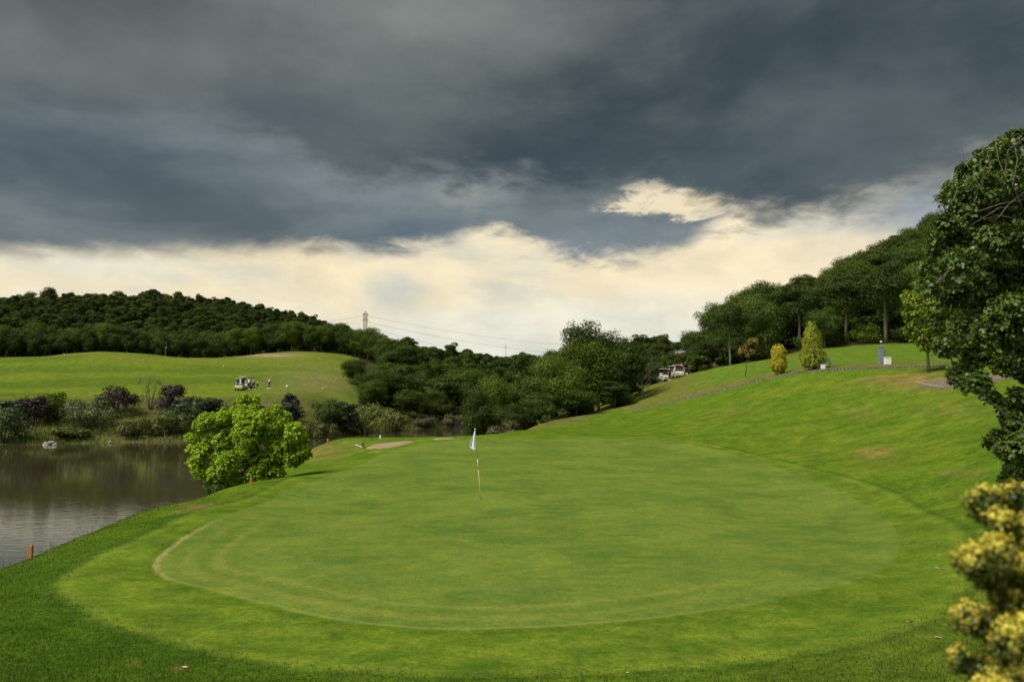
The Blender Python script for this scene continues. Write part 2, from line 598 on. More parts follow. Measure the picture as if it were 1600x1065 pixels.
def mat_leaf(name, c1, c2, trans=0.3, tipc=None, rough=0.5, spec=0.3, objvar=0.25):
    """foliage: colour from leaf to leaf, from clump to clump and from plant to plant"""
    m = bpy.data.materials.new(name)
    m.use_nodes = True
    nt = m.node_tree
    nt.nodes.clear()
    t = NT(nt)
    lv = t.attr('leafv').outputs['Fac']
    cl = t.attr('clump').outputs['Fac']
    oi = t.n('ShaderNodeObjectInfo')
    f = t.m('ADD', t.m('MULTIPLY', lv, 0.45), t.m('MULTIPLY', cl, 0.55), clamp=True)
    col = t.mix(f, c1, c2)
    if tipc:
        col = t.mix(t.attr('tip').outputs['Fac'], col, tipc)
    br = t.m('MULTIPLY_ADD', oi.outputs['Random'], objvar * 2, 1 - objvar)
    hs = t.n('ShaderNodeHueSaturation')
    t.put(hs.inputs['Color'], col)
    t.put(hs.inputs['Value'], br)
    rn = t.n('ShaderNodeTexWhiteNoise', noise_dimensions='1D')
    t.put(rn.inputs['W'], oi.outputs['Random'])
    t.put(hs.inputs['Hue'], t.m('MULTIPLY_ADD', rn.outputs['Value'], -0.05 * objvar * 2, 0.5 + 0.004))
    pb = t.n('ShaderNodeBsdfPrincipled')
    t.put(pb.inputs['Base Color'], hs.outputs[0])
    pb.inputs['Roughness'].default_value = rough
    pb.inputs['Specular IOR Level'].default_value = spec
    tr = t.n('ShaderNodeBsdfTranslucent')
    t.put(tr.inputs[0], t.mix(1.0, hs.outputs[0], (1.1, 1.15, 0.6, 1), 'MULTIPLY'))
    ms = t.n('ShaderNodeMixShader')
    ms.inputs[0].default_value = trans
    nt.links.new(pb.outputs[0], ms.inputs[1]); nt.links.new(tr.outputs[0], ms.inputs[2])
    out = t.n('ShaderNodeOutputMaterial')
    nt.links.new(ms.outputs[0], out.inputs[0])
    return m


def nrm(v):
    return v / np.maximum(np.linalg.norm(v, axis=1, keepdims=True), 1e-9)


# leaf outlines: (along, across) in unit leaf
KITE = np.array([(0, 0), (0.55, 0.33), (1, 0), (0.55, -0.33)])
OAK = np.array([(0, 0), (0.30, 0.17), (0.42, 0.12), (0.62, 0.31), (0.74, 0.22), (1.0, 0.10), (1.0, -0.10), (0.74, -0.22), (0.62, -0.31), (0.42, -0.12), (0.30, -0.17)])
OVAL = np.array([(0, 0), (0.28, 0.27), (0.62, 0.30), (1, 0), (0.62, -0.30), (0.28, -0.27)])


def leaf_mesh(name, P, N, size, rs, shape=KITE, clump=None, tip=None, droop=0.0, flat=0.35):
    """one leaf per point P: N = direction the leaf face looks towards (jittered)"""
    n = len(P)
    N = nrm(N + rs.normal(0, flat, (n, 3)))
    T = nrm(np.cross(N, rs.normal(0, 1, (n, 3))))
    if droop:
        T = nrm(T + np.array([0, 0, -droop]))
        N = nrm(N - T * (N * T).sum(1, keepdims=True))
    B = np.cross(N, T)
    s = (size * rs.uniform(0.7, 1.3, n))[:, None]
    k = len(shape)
    V = np.zeros((n, k, 3))
    for i, (a, b) in enumerate(shape):
        V[:, i] = P + T * (a - 0.5) * s + B * b * s * 1.2 + N * (abs(b) * 0.35 - 0.25 * (a - 0.4) ** 2) * s
    Fc = np.arange(n * k).reshape(n, k)
    at_ = {'leafv': np.repeat(rs.uniform(0, 1, n), k),
           'clump': np.repeat(clump if clump is not None else np.full(n, 0.5), k)}
    if tip is not None:
        at_['tip'] = np.repeat(tip, k)
    return mesh_np(name, V.reshape(-1, 3), Fc, at_)


def lobes_points(lobes, n, rs, shell=0.35, topbias=0.3, rough=0.18):
    """points in the outer shell of many ellipsoidal lobes"""
    L = np.array(lobes, float)              # cx cy cz rx ry rz
    area = (L[:, 3] * L[:, 4] + L[:, 4] * L[:, 5] + L[:, 3] * L[:, 5])
    k = rs.choice(len(L), n, p=area / area.sum())
    d = nrm(rs.normal(0, 1, (n, 3)) + np.array([0, 0, topbias]))
    ph = rs.uniform(0, 6.28, (len(L), 3))
    bump = 1 + rough * (np.sin(d[:, 0] * 5 + ph[k, 0]) * np.sin(d[:, 1] * 5 + ph[k, 1]) + 0.6 * np.sin(d[:, 2] * 9 + ph[k, 2]))
    r = (1 - shell * rs.uniform(0, 1, n) ** 1.6) * bump
    P = L[k, :3] + d * L[k, 3:] * r[:, None]
    N = nrm(d / L[k, 3:])
    lob = rs.uniform(0, 1, len(L))
    return P, N, np.clip(lob[k] * 0.75 + 0.25 * r, 0, 1), k


# ================================================================== ground mesh
GREEN_PX = [(242, 890), (250, 868), (290, 838), (350, 806), (440, 770), (520, 740), (590, 714), (645, 695), (700, 688), (800, 684.5), (900, 683.5), (980, 685),
            (1050, 690), (1150, 710), (1250, 742), (1330, 776), (1385, 812), (1406, 848), (1390, 880), (1330, 908), (1200, 940), (1050, 963), (900, 977),
            (720, 984), (550, 973), (420, 946), (320, 920), (262, 906)]
FRINGE_PX = [(80, 925), (92, 900), (150, 866), (240, 826), (330, 790), (430, 756), (520, 724), (600, 697), (655, 685.5), (740, 681.5), (860, 680.5), (960, 680.5), (1050, 684),
             (1150, 702), (1270, 732), (1400, 770), (1490, 815), (1530, 870), (1510, 930), (1420, 985), (1250, 1025), (1000, 1050), (750, 1058), (520, 1050), (350, 1028), (230, 998), (130, 960)]


def smooth_poly(P, k=8):
    P = np.array(P); n = len(P); out = []
    for i in range(n):
        a, b, c_, d = P[(i - 1) % n], P[i], P[(i + 1) % n], P[(i + 2) % n]
        for j in range(k):
            t = j / k
            out.append(0.5 * ((2 * b) + (-a + c_) * t + (2 * a - 5 * b + 4 * c_ - d) * t * t + (-a + 3 * b - 3 * c_ + d) * t ** 3))
    return np.array(out)


def signed_dist(X, Y, poly):
    """positive inside"""
    A = poly; B = np.roll(poly, -1, 0)
    out = np.empty(len(X))
    for i in range(0, len(X), 8000):
        p = np.stack([X[i:i + 8000], Y[i:i + 8000]], 1)[:, None]
        e = (B - A)[None]
        q = p - A[None]
        t = np.clip((q * e).sum(2) / ((e * e).sum(2) + 1e-12), 0, 1)
        dd = q - t[..., None] * e
        d2 = (dd ** 2).sum(2).min(1)
        c1 = A[None, :, 1] <= p[:, :, 1]; c2 = B[None, :, 1] <= p[:, :, 1]
        cr = e[..., 0] * q[..., 1] - e[..., 1] * q[..., 0]
        wn = ((c1 & ~c2 & (cr > 0)).sum(1) - (~c1 & c2 & (cr < 0)).sum(1))
        out[i:i + 8000] = np.sqrt(d2) * np.where(wn != 0, 1, -1)
    return out


def hits(pxs, y1=70):
    return [hit(px, py, 8, y1)[:2] for px, py in pxs]


GREEN = smooth_poly(hits(GREEN_PX, 52))
FRINGE = smooth_poly(hits(FRINGE_PX, 56))

ang = np.concatenate([np.linspace(-math.radians(34.5), math.radians(34.5), 520),
                      np.linspace(math.radians(36), math.radians(324), 90)])
NR = 440
rad = np.exp(np.linspace(math.log(0.8), math.log(5200), NR))
AA, RR = np.meshgrid(ang, rad)
GX = (np.sin(AA) * RR).ravel(); GY = (np.cos(AA) * RR).ravel()
GZ = H(GX, GY)
na = len(ang)
ii, jj = np.meshgrid(np.arange(NR - 1), np.arange(na), indexing='ij')
j2 = (jj + 1) % na
quads = np.stack([ii * na + jj, ii * na + j2, (ii + 1) * na + j2, (ii + 1) * na + jj], -1).reshape(-1, 4)
# close the disc at the camera foot
GX = np.append(GX, 0); GY = np.append(GY, 0); GZ = np.append(GZ, 1.62)
tri = np.stack([np.full(na, len(GX) - 1), (np.arange(na) + 1) % na, np.arange(na)], 1)[:, ::-1]
GR = np.sqrt(GX ** 2 + GY ** 2)
PX, PY = project(GX, GY, GZ)

near = GR < 75
sdg = np.full(len(GX), -20.0); sdf = np.full(len(GX), -20.0)
sdg[near] = signed_dist(GX[near], GY[near], GREEN)
sdf[near] = signed_dist(GX[near], GY[near], FRINGE)


def ss(x, a, b):
    t = np.clip((x - a) / (b - a), 0, 1)
    return t * t * (3 - 2 * t)


def gz(px, py, rx, ry):
    return np.exp(-((PX - px) / rx) ** 2 - ((PY - py) / ry) ** 2)


def lay(base, wgt, col):
    return base + (np.array(col) - base) * wgt[:, None]


front = GY > 0
base = np.tile(np.array([0.078, 0.134, 0.012]), (len(GX), 1))
# shoulder of rough at the left front: darker, longer grass
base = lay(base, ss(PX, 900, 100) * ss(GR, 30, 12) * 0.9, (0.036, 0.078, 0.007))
base = lay(base, ss(PX, 900, 1300) * ss(GR, 24, 13) * 0.6, (0.050, 0.096, 0.010))  # rough at right front: darker green, shade of oak and shrub painted in
# slope on the right: lush green with straw coloured patches
sl = vnoise(GX, GY, 3.4, 5) * 0.5 + vnoise(GX, GY, 1.3, 6) * 0.3 + vnoise(GX, GY, 9, 7) * 0.4
rs_m = ss(PX, 880, 1050) * (GR < 62)
base = lay(base, rs_m * ss(sl, -0.1, 0.6) * 0.5, (0.122, 0.146, 0.018))
base = lay(base, rs_m * ss(-sl, 0.1, 0.6) * 0.5, (0.058, 0.112, 0.012))
beyond = np.zeros(len(GX))
# path line in plan
PATH_C = np.array([at(*q)[:2] for q in ((940, 655, 92), (985, 643, 80), (1100, 617, 71), (1200, 592, 64.5), (1250, 582, 61), (1300, 578, 59), (1380, 575.5, 57), (1460, 573, 54.5), (1530, 571, 52.5), (1600, 568, 51), (1760, 560, 47))])
yline = np.interp(GX, PATH_C[:, 0][np.argsort(PATH_C[:, 0])], PATH_C[:, 1][np.argsort(PATH_C[:, 0])])
# strip of dry mown slope between path and upper fairway
dry = ss(GY - yline, 0, 1.5) * (PX > 850) * ss(GY, 118, 108)
base = lay(base, dry * 0.95, (0.105, 0.120, 0.024))
base = lay(base, dry * ss(vnoise(GX, GY, 5, 8) + 0.5 * vnoise(GX, GY, 1.6, 9), 0.0, 0.9) * 0.5, (0.135, 0.112, 0.040))
rd = ss(PX, 960, 860) * (PX > 780) * ss(GY, 62, 70) * (GY < 110)
base = lay(base, rd * 0.75, (0.120, 0.082, 0.036))
# upper fairway
fw = ss(GY - (96 + (1280 - PX) * 0.006) + 22, 0, 4) * (PX > 1060) * (GY > yline + 5)
uf = ss(PX, 1060, 1120) * ss(GY - yline, 9, 13) * ss(GY, 112, 107)
base = lay(base, uf, (0.082, 0.140, 0.016))
st = np.sin((GY + 0.2 * GX) * 1.15)
base = lay(base, uf * ss(st, -0.3, 0.6) * 0.4, (0.105, 0.150, 0.022))
wd = ss(GY, 107, 116) * (PX > 1000)
base = lay(base, wd * 0.9, (0.060, 0.052, 0.020))
# brown scuffs
for (px, py, rx, ry, k) in ((1365, 708, 26, 8, 0.9), (1505, 738, 30, 5, 0.9), (1400, 590, 55, 12, 0.75), (1450, 598, 50, 12, 0.6), (318, 792, 26, 5, 0.8), (290, 800, 20, 4, 0.5), (1350, 648, 30, 10, 0.3),
                            (280, 1043, 13, 3, 0.95), (208, 1035, 8, 3, 0.5), (1480, 640, 60, 9, 0.3), (1310, 780, 34, 5, 0.35), (1440, 925, 20, 6, 0.3), (1265, 786, 30, 3, 0.3), (500, 710, 30, 12, 0.5), (520, 697, 60, 8, 0.35), (1100, 640, 60, 6, 0.3), (430, 775, 50, 4, 0.3)):
    g_ = gz(px, py, rx, ry) * (GR < 60) * front
    g_ = np.clip(g_ * (1 + 0.9 * vnoise(GX, GY, 0.35, 12)), 0, 1)
    base = lay(base, np.clip(g_ * k, 0, 1), (0.20, 0.135, 0.052))
# far left: bank, fairway, wood floor
left = (PX < 770) & (GY > 80) & front
bk = left * ss(GY, 84, 90)
base = lay(base, bk * 1.0, (0.075, 0.085, 0.022))
base = lay(base, bk * ss(vnoise(GX, GY, 4, 14) + 0.6 * vnoise(GX, GY, 1.5, 15), 0.1, 0.9) * 0.6, (0.100, 0.092, 0.034))
lf = left * ss(GY, 108, 114) * ss(GY, 206, 198)
base = lay(base, lf, (0.100, 0.145, 0.016))
ls = vnoise(GX * 0.35, GY, 9, 16) + 0.4 * vnoise(GX * 0.4, GY, 3, 17)
base = lay(base, lf * ss(ls, -0.1, 0.5) * 0.85, (0.118, 0.142, 0.022))
base = lay(base, lf * ss(-ls, 0.05, 0.5) * 0.75, (0.068, 0.108, 0.015))
base = lay(base, lf * np.exp(-((PX - 500) / 70) ** 2 - ((PY - 596) / 26) ** 2) * 0.8, (0.145, 0.140, 0.050))
base = lay(base, left * gz(420, 555, 46, 3.0), (0.26, 0.20, 0.12))
wl = left * ss(GY, 201, 208)
base = lay(base, wl * 0.95, (0.050, 0.046, 0.020))
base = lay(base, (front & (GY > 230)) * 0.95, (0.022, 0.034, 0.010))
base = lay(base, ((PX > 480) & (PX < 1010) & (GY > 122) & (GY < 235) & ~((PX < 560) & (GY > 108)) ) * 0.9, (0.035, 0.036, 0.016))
# muddy shore
mud = ss(GZ, WATER + 0.35, WATER + 0.05) * (GX < 20)
base = lay(base, mud * 0.8, (0.085, 0.070, 0.040))

bare = np.clip(gz(420, 555, 46, 3.0) * left + gz(280, 1043, 13, 3) * near, 0, 1)
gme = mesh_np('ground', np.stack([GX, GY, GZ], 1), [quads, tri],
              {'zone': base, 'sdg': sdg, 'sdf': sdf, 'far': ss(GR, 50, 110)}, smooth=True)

gm = bpy.data.materials.new('turf')
gm.use_nodes = True
g = NT(gm.node_tree)
gb = gm.node_tree.nodes['Principled BSDF']
gpos = g.n('ShaderNodeNewGeometry').outputs['Position']
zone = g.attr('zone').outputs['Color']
a_g = g.attr('sdg').outputs['Fac']
a_f = g.attr('sdf').outputs['Fac']
far = g.attr('far').outputs['Fac']
wob = g.m('MULTIPLY', g.m('SUBTRACT', g.noise(gpos, 1.2, 4, 0.6), 0.5), 0.35)
wob2 = g.m('MULTIPLY', g.m('SUBTRACT', g.noise(gpos, 0.5, 5, 0.6), 0.5), 1.6)
n1 = g.noise(gpos, 0.35, 5, 0.6)
n2 = g.noise(g.vm(gpos, (0.6, 1.0, 1.0)), 2.0, 6, 0.65)
n3 = g.noise(gpos, 14, 5, 0.75)
n4 = g.noise(g.vm(gpos, (1.0, 0.6, 1.0)), 60, 3, 0.7)
# fringe
fcol = g.mix(g.mr(n2, 0.36, 0.66), (0.070, 0.124, 0.012, 1), (0.110, 0.154, 0.017, 1))
fcol = g.mix(g.m('MULTIPLY', g.mr(n1, 0.45, 0.7), 0.5), fcol, (0.058, 0.108, 0.009, 1))
inf = g.mr(g.m('ADD', a_f, wob), -0.12, 0.25)
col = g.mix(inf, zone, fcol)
# putting surface
gcol = g.mix(g.mr(n1, 0.36, 0.64), (0.112, 0.160, 0.027, 1), (0.072, 0.126, 0.021, 1))
gcol = g.mix(g.m('MULTIPLY', g.mr(n2, 0.42, 0.70), 0.6), gcol, (0.146, 0.174, 0.024, 1))
gcol = g.mix(g.m('MULTIPLY', g.mr(g.noise(g.vm(gpos, (0.35, 1.0, 1)), 3.2, 6, 0.7), 0.5, 0.75), 0.5), gcol, (0.070, 0.122, 0.024, 1))
gcol = g.mix(g.m('MULTIPLY', g.mr(g.noise(g.vm(gpos, (0.5, 1.0, 1)), 0.9, 7, 0.65), 0.54, 0.74), 0.45), gcol, (0.120, 0.126, 0.024, 1))


RM = 1.0


def ring(c0, hw, src=a_g):
    d = g.m('ABSOLUTE', g.m('SUBTRACT', g.m('ADD', src, g.m('MULTIPLY', wob, 0.25)), c0))
    return g.m('MULTIPLY', g.mr(d, hw, 0.0), RM)


rxy = g.n('ShaderNodeSeparateXYZ'); g.put(rxy.inputs[0], gpos)
RM = g.m('MULTIPLY', g.mr(rxy.outputs[1], 24, 15), g.mr(g.m('ADD', rxy.outputs[0], g.m('MULTIPLY', rxy.outputs[1], -0.1)), 3.5, 0.5))
col = g.mix(g.m('MULTIPLY', ring(-0.12, 0.22), 0.45), col, (0.050, 0.098, 0.008, 1))
for c0, hw, k, cc in ((0.08, 0.07, 0.6, (0.180, 0.185, 0.045, 1)), (0.55, 0.22, 0.4, (0.165, 0.170, 0.036, 1)), (1.15, 0.15, 0.6, (0.155, 0.170, 0.036, 1)), (0.85, 0.20, 0.55, (0.080, 0.128, 0.02, 1)), (1.5, 0.4, 0.2, (0.09, 0.13, 0.02, 1)), (2.3, 0.5, 0.22, (0.13, 0.16, 0.04, 1))):
    gcol = g.mix(g.m('MULTIPLY', ring(c0, hw), k), gcol, cc)
ing = g.mr(g.m('ADD', a_g, g.m('MULTIPLY', wob, 0.2)), -0.03, 0.05)
col = g.mix(ing, col, gcol)
# scalped line left of the collar
sxy = g.n('ShaderNodeSeparateXYZ'); g.put(sxy.inputs[0], gpos)
scal = g.m('MULTIPLY', ring(0.02, 0.09), g.m('MULTIPLY', g.mr(sxy.outputs[0], -5.6, -7.0), g.mr(n3, 0.3, 0.55)))
scal = g.m('MULTIPLY', scal, g.mr(sxy.outputs[1], 21.5, 17.5))
col = g.mix(g.m('MULTIPLY', scal, 0.85), col, (0.26, 0.22, 0.10, 1))
# dark line where the collar meets the rough
RM = 1.0
edl = g.m('MULTIPLY', ring(-0.05, 0.14, a_f), 0.6)
col = g.mix(g.m('MULTIPLY', ring(0.22, 0.2, a_f), 0.35), col, (0.125, 0.165, 0.022, 1))
col = g.mix(edl, col, (0.045, 0.085, 0.012, 1))
# grass grain, everywhere, fading with cut height
grain = g.m('ADD', g.m('MULTIPLY', n3, 0.55), g.m('MULTIPLY', n4, 0.45))
gs = g.m('MULTIPLY_ADD', ing, -0.3, 1.0)
gr = g.mix(g.mr(grain, 0.34, 0.66), (0.62, 0.66, 0.6, 1), (1.36, 1.32, 1.4, 1))
col = g.mix(gs, col, g.mix(1.0, col, gr, 'MULTIPLY'))
n5 = g.noise(g.vm(gpos, (0.8, 1.0, 1.0)), 4.5, 5, 0.75)
col = g.mix(g.m('MULTIPLY_ADD', g.m('MAXIMUM', inf, ing), -0.45, 0.9), col, g.mix(1.0, col, g.mix(g.mr(n5, 0.36, 0.64), (0.78, 0.82, 0.8, 1), (1.24, 1.18, 1.2, 1)), 'MULTIPLY'))
big = g.mix(g.mr(g.noise(gpos, 0.9, 7, 0.68), 0.32, 0.68), (0.70, 0.76, 0.78, 1), (1.32, 1.22, 1.1, 1))
col = g.mix(g.m('MULTIPLY_ADD', ing, -0.6, 0.9), col, g.mix(1.0, col, big, 'MULTIPLY'))
vo = g.n('ShaderNodeTexVoronoi')
g.put(vo.inputs['Vector'], gpos); vo.inputs['Scale'].default_value = 1.1
pm = g.m('MULTIPLY', g.mr(vo.outputs['Distance'], 0.075, 0.03), g.m('MULTIPLY', ing, g.mr(g.noise(gpos, 1.7, 2), 0.52, 0.6)))
col = g.mix(g.m('MULTIPLY', pm, 0.35), col, (0.20, 0.19, 0.07, 1))
g.put(gb.inputs['Base Color'], col)
gb.inputs['Roughness'].default_value = 0.85
gb.inputs['Specular IOR Level'].default_value = 0.0
gb.inputs['Sheen Weight'].default_value = 0.0
bp = g.n('ShaderNodeBump')
g.put(bp.inputs['Strength'], g.m('MULTIPLY_ADD', g.m('MAXIMUM', inf, ing), -0.45, 0.7))
bp.inputs['Distance'].default_value = 0.05
g.put(bp.inputs['Height'], g.m('ADD', grain, g.m('MULTIPLY', n2, 0.5)))
g.put(gb.inputs['Normal'], bp.outputs[0])
ground = link('ground', gme, gm)
tag(ground, kind='structure')

# ------------------------------------------------------------------ lake
wm = bpy.data.materials.new('lake_water')
wm.use_nodes = True
q = NT(wm.node_tree)
wbn = wm.node_tree.nodes['Principled BSDF']
wpos = q.n('ShaderNodeNewGeometry').outputs['Position']
q.put(wbn.inputs['Base Color'], q.mix(q.mr(q.noise(wpos, 0.06, 4, 0.6), 0.35, 0.7), (0.052, 0.044, 0.020, 1), (0.038, 0.036, 0.016, 1)))
wbn.inputs['Roughness'].default_value = 0.02
wbn.inputs['IOR'].default_value = 1.6
bw = q.n('ShaderNodeBump')
sw = q.n('ShaderNodeSeparateXYZ'); q.put(sw.inputs[0], wpos)
q.put(bw.inputs['Strength'], q.mr(q.m('ADD', sw.outputs[1], q.m('MULTIPLY', q.noise(wpos, 0.15, 3), 14)), 36, 58, 0.075, 0.045))
bw.inputs['Distance'].default_value = 0.06
q.put(bw.inputs['Height'], q.m('ADD', q.noise(q.vm(wpos, (0.7, 1.6, 1)), 2.2, 4, 0.6, 0.3), q.m('MULTIPLY', q.noise(q.vm(wpos, (0.6, 1.5, 1)), 0.5, 3, 0.5), 1.2)))
q.put(wbn.inputs['Normal'], bw.outputs[0])
lk = MB()
nx_, ny_ = 24, 16
for i in range(nx_ + 1):
    for j in range(ny_ + 1):
        lk.v.append((-330 + i * (345 / nx_), 3 + j * (145 / ny_), WATER))
for i in range(nx_):
    for j in range(ny_):
        a0 = i * (ny_ + 1) + j
        lk.f.append((a0, a0 + ny_ + 1, a0 + ny_ + 2, a0 + 1))
tag(lk.build('lake_water', wm), kind='structure')

# ================================================================== materials
M = {}
M['bark'] = mat_simple('bark', (0.14, 0.115, 0.085), 0.9, 0.25, 12, 0.6)
M['bark_pale'] = mat_simple('bark_pale', (0.15, 0.125, 0.095), 0.9, 0.2, 10, 0.5)
M['bark_dark'] = mat_simple('bark_dark', (0.06, 0.05, 0.04), 0.9, 0.25, 10, 0.5)
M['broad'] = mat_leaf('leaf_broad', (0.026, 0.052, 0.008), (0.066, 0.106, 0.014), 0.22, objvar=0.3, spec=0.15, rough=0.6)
M['broad_fresh'] = mat_leaf('leaf_broad_fresh', (0.044, 0.082, 0.009), (0.108, 0.160, 0.016), 0.28, objvar=0.22, spec=0.15, rough=0.6)  # lighter, fresher green leaf colour than the plain broadleaf
M['pine'] = mat_leaf('leaf_pine', (0.028, 0.050, 0.010), (0.064, 0.094, 0.016), 0.15, objvar=0.2, spec=0.12, rough=0.65)
M['wood'] = mat_leaf('leaf_wood', (0.020, 0.040, 0.008), (0.052, 0.082, 0.013), 0.2, objvar=0.35, spec=0.08, rough=0.7)
M['maple'] = mat_leaf('leaf_maple', (0.125, 0.230, 0.008), (0.370, 0.490, 0.020), 0.34, objvar=0.0, spec=0.25)
M['oak'] = mat_leaf('leaf_oak', (0.034, 0.062, 0.009), (0.090, 0.135, 0.020), 0.22, tipc=(0.17, 0.23, 0.040), objvar=0.0, rough=0.45, spec=0.3)
M['gold'] = mat_leaf('leaf_gold', (0.030, 0.056, 0.010), (0.060, 0.090, 0.014), 0.2, tipc=(0.70, 0.59, 0.085), objvar=0.0)
M['goldtree'] = mat_leaf('leaf_goldtree', (0.10, 0.16, 0.014), (0.24, 0.28, 0.022), 0.3, objvar=0.0)
M['topiary'] = mat_leaf('leaf_topiary', (0.22, 0.23, 0.014), (0.52, 0.42, 0.026), 0.2, tipc=(0.66, 0.42, 0.03), objvar=0.0)
M['cypress'] = mat_leaf('leaf_cypress', (0.150, 0.190, 0.012), (0.33, 0.345, 0.020), 0.15, objvar=0.0)
M['purple'] = mat_leaf('leaf_purple', (0.020, 0.014, 0.016), (0.042, 0.027, 0.028), 0.15, objvar=0.2)
M['juniper'] = mat_leaf('leaf_juniper', (0.022, 0.038, 0.017), (0.046, 0.070, 0.033), 0.1, objvar=0.2)
M['varieg'] = mat_leaf('leaf_variegated', (0.026, 0.048, 0.009), (0.135, 0.155, 0.055), 0.2, objvar=0.1)
M['willow'] = mat_leaf('leaf_willow', (0.10, 0.135, 0.026), (0.185, 0.215, 0.050), 0.3, objvar=0.15)
M['grey_bush'] = mat_leaf('leaf_grey', (0.034, 0.058, 0.018), (0.070, 0.100, 0.034), 0.2, objvar=0.1)
M['twig_haze'] = mat_leaf('leaf_twiggy', (0.085, 0.080, 0.040), (0.13, 0.118, 0.055), 0.3, objvar=0.1)
M['autumn'] = mat_leaf('leaf_autumn', (0.16, 0.18, 0.03), (0.30, 0.16, 0.05), 0.3, objvar=0.1)
M['reed'] = mat_leaf('leaf_reed', (0.055, 0.086, 0.013), (0.120, 0.132, 0.028), 0.25, objvar=0.1)
M['blade'] = mat_leaf('leaf_blade', (0.062, 0.110, 0.012), (0.112, 0.160, 0.021), 0.35, objvar=0.0, spec=0.08)
M['white'] = mat_simple('white_paint', (0.72, 0.71, 0.66), 0.45, 0.06)
M['cream'] = mat_simple('cream_plastic', (0.50, 0.45, 0.34), 0.45, 0.06)
M['black'] = mat_simple('black_rubber', (0.02, 0.02, 0.022), 0.8, 0.1)
M['grey'] = mat_simple('grey_metal', (0.24, 0.27, 0.30), 0.5, 0.12, 5, 0.1, 0.3)
M['blue'] = mat_simple('blue_steel', (0.12, 0.20, 0.27), 0.5, 0.1)
M['orange'] = mat_simple('orange_wood', (0.42, 0.16, 0.025), 0.7, 0.2, 14)
M['greenpaint'] = mat_simple('green_paint', (0.02, 0.10, 0.03), 0.6, 0.1)
M['pole'] = mat_simple('pole_paint', (0.66, 0.60, 0.28), 0.4, 0.1)
M['flag'] = mat_simple('flag_cloth', (0.78, 0.82, 0.90), 0.8, 0.08)
M['stone'] = mat_simple('stone', (0.17, 0.15, 0.12), 0.9, 0.25, 6, 0.5)
M['concrete'] = mat_simple('concrete', (0.24, 0.22, 0.18), 0.9, 0.15, 3, 0.3)
M['path'] = mat_simple('path_asphalt', (0.085, 0.075, 0.055), 0.9, 0.2, 2, 0.3)
M['sand'] = mat_simple('sand', (0.27, 0.20, 0.10), 0.95, 0.12, 3, 0.4)
M['redroof'] = mat_simple('red_roof', (0.24, 0.10, 0.07), 0.85, 0.2, 3)
M['hutwall'] = mat_simple('hut_wall', (0.20, 0.17, 0.13), 0.85, 0.2, 3)
M['steel'] = mat_simple('galvanised_steel', (0.24, 0.22, 0.20), 0.6, 0.15, 1)
M['rust'] = mat_simple('red_white_steel', (0.40, 0.14, 0.10), 0.6, 0.15, 1)
M['skin'] = mat_simple('skin', (0.42, 0.26, 0.18), 0.6, 0.05)
M['hair'] = mat_simple('hair', (0.03, 0.02, 0.015), 0.7, 0.1)
M['c_white'] = mat_simple('cloth_white', (0.75, 0.75, 0.76), 0.8, 0.05)
M['c_grey'] = mat_simple('cloth_grey', (0.16, 0.18, 0.18), 0.85, 0.1)
M['c_navy'] = mat_simple('cloth_navy', (0.03, 0.035, 0.06), 0.85, 0.1)
M['c_lime'] = mat_simple('cloth_lime', (0.25, 0.60, 0.10), 0.8, 0.05)
M['c_red'] = mat_simple('cloth_red', (0.40, 0.06, 0.04), 0.8, 0.1)
M['glass'] = mat_simple('windscreen', (0.04, 0.045, 0.05), 0.45, 0.05)

# ================================================================== vegetation builders
def crown_lobes(h, w_, rs, low=0.18, n=18, flat=0.75, top=1.0):
    """lobes filling an egg shaped crown between low*h and h"""
    L = []
    cz_ = h * (low + top) / 2; hz = h * (top - low) / 2
    for i in range(n):
        d = rs.normal(0, 1, 3); d /= np.linalg.norm(d)
        k = rs.uniform(0.35, 0.78)
        r = w_ * rs.uniform(0.17, 0.27)
        L.append((d[0] * w_ / 2 * k, d[1] * w_ / 2 * k, cz_ + d[2] * hz * k, r, r, r * flat))
    L.append((0, 0, cz_, w_ * 0.28, w_ * 0.28, hz * 0.6))
    return L


def tree_meshes(name, h, w_, seed, nleaf, ls, low=0.18, nl=18, mat='broad', trunk='bark', tr=0.16, flat=0.8, top=1.0, shell=0.5):
    rs = np.random.RandomState(seed)
    L = crown_lobes(h, w_, rs, low, nl, flat, top)
    P, N, cl, k = lobes_points(L, nleaf, rs, shell, 0.35, 0.16)
    keep = P[:, 2] > h * low * 0.5
    P, N, cl = P[keep], N[keep], cl[keep]
    cm = leaf_mesh('crown', P, N, ls, rs, KITE, cl)
    cm.materials.append(M[mat])
    t = MB()
    pts = [(0, 0, -0.4)]
    x = y = 0
    for i in range(1, 6):
        x += rs.uniform(-.12, .12) * h * 0.12; y += rs.uniform(-.12, .12) * h * 0.12
        pts.append((x, y, h * 0.7 * i / 5))
    t.tube(pts, [tr * 1.3, tr, tr * .85, tr * .7, tr * .5, tr * .25], 7)
    for lb in L[:9]:
        b = pts[rs.randint(2, 5)]
        mid_ = ((b[0] + lb[0]) / 2, (b[1] + lb[1]) / 2, (b[2] + lb[2]) / 2 - 0.05 * h)
        t.tube([b, mid_, lb[:3]], [tr * .45, tr * .3, tr * .1], 5, False)
    tm = t.mesh('trunk', True)
    tm.materials.append(M[trunk])
    return cm, tm


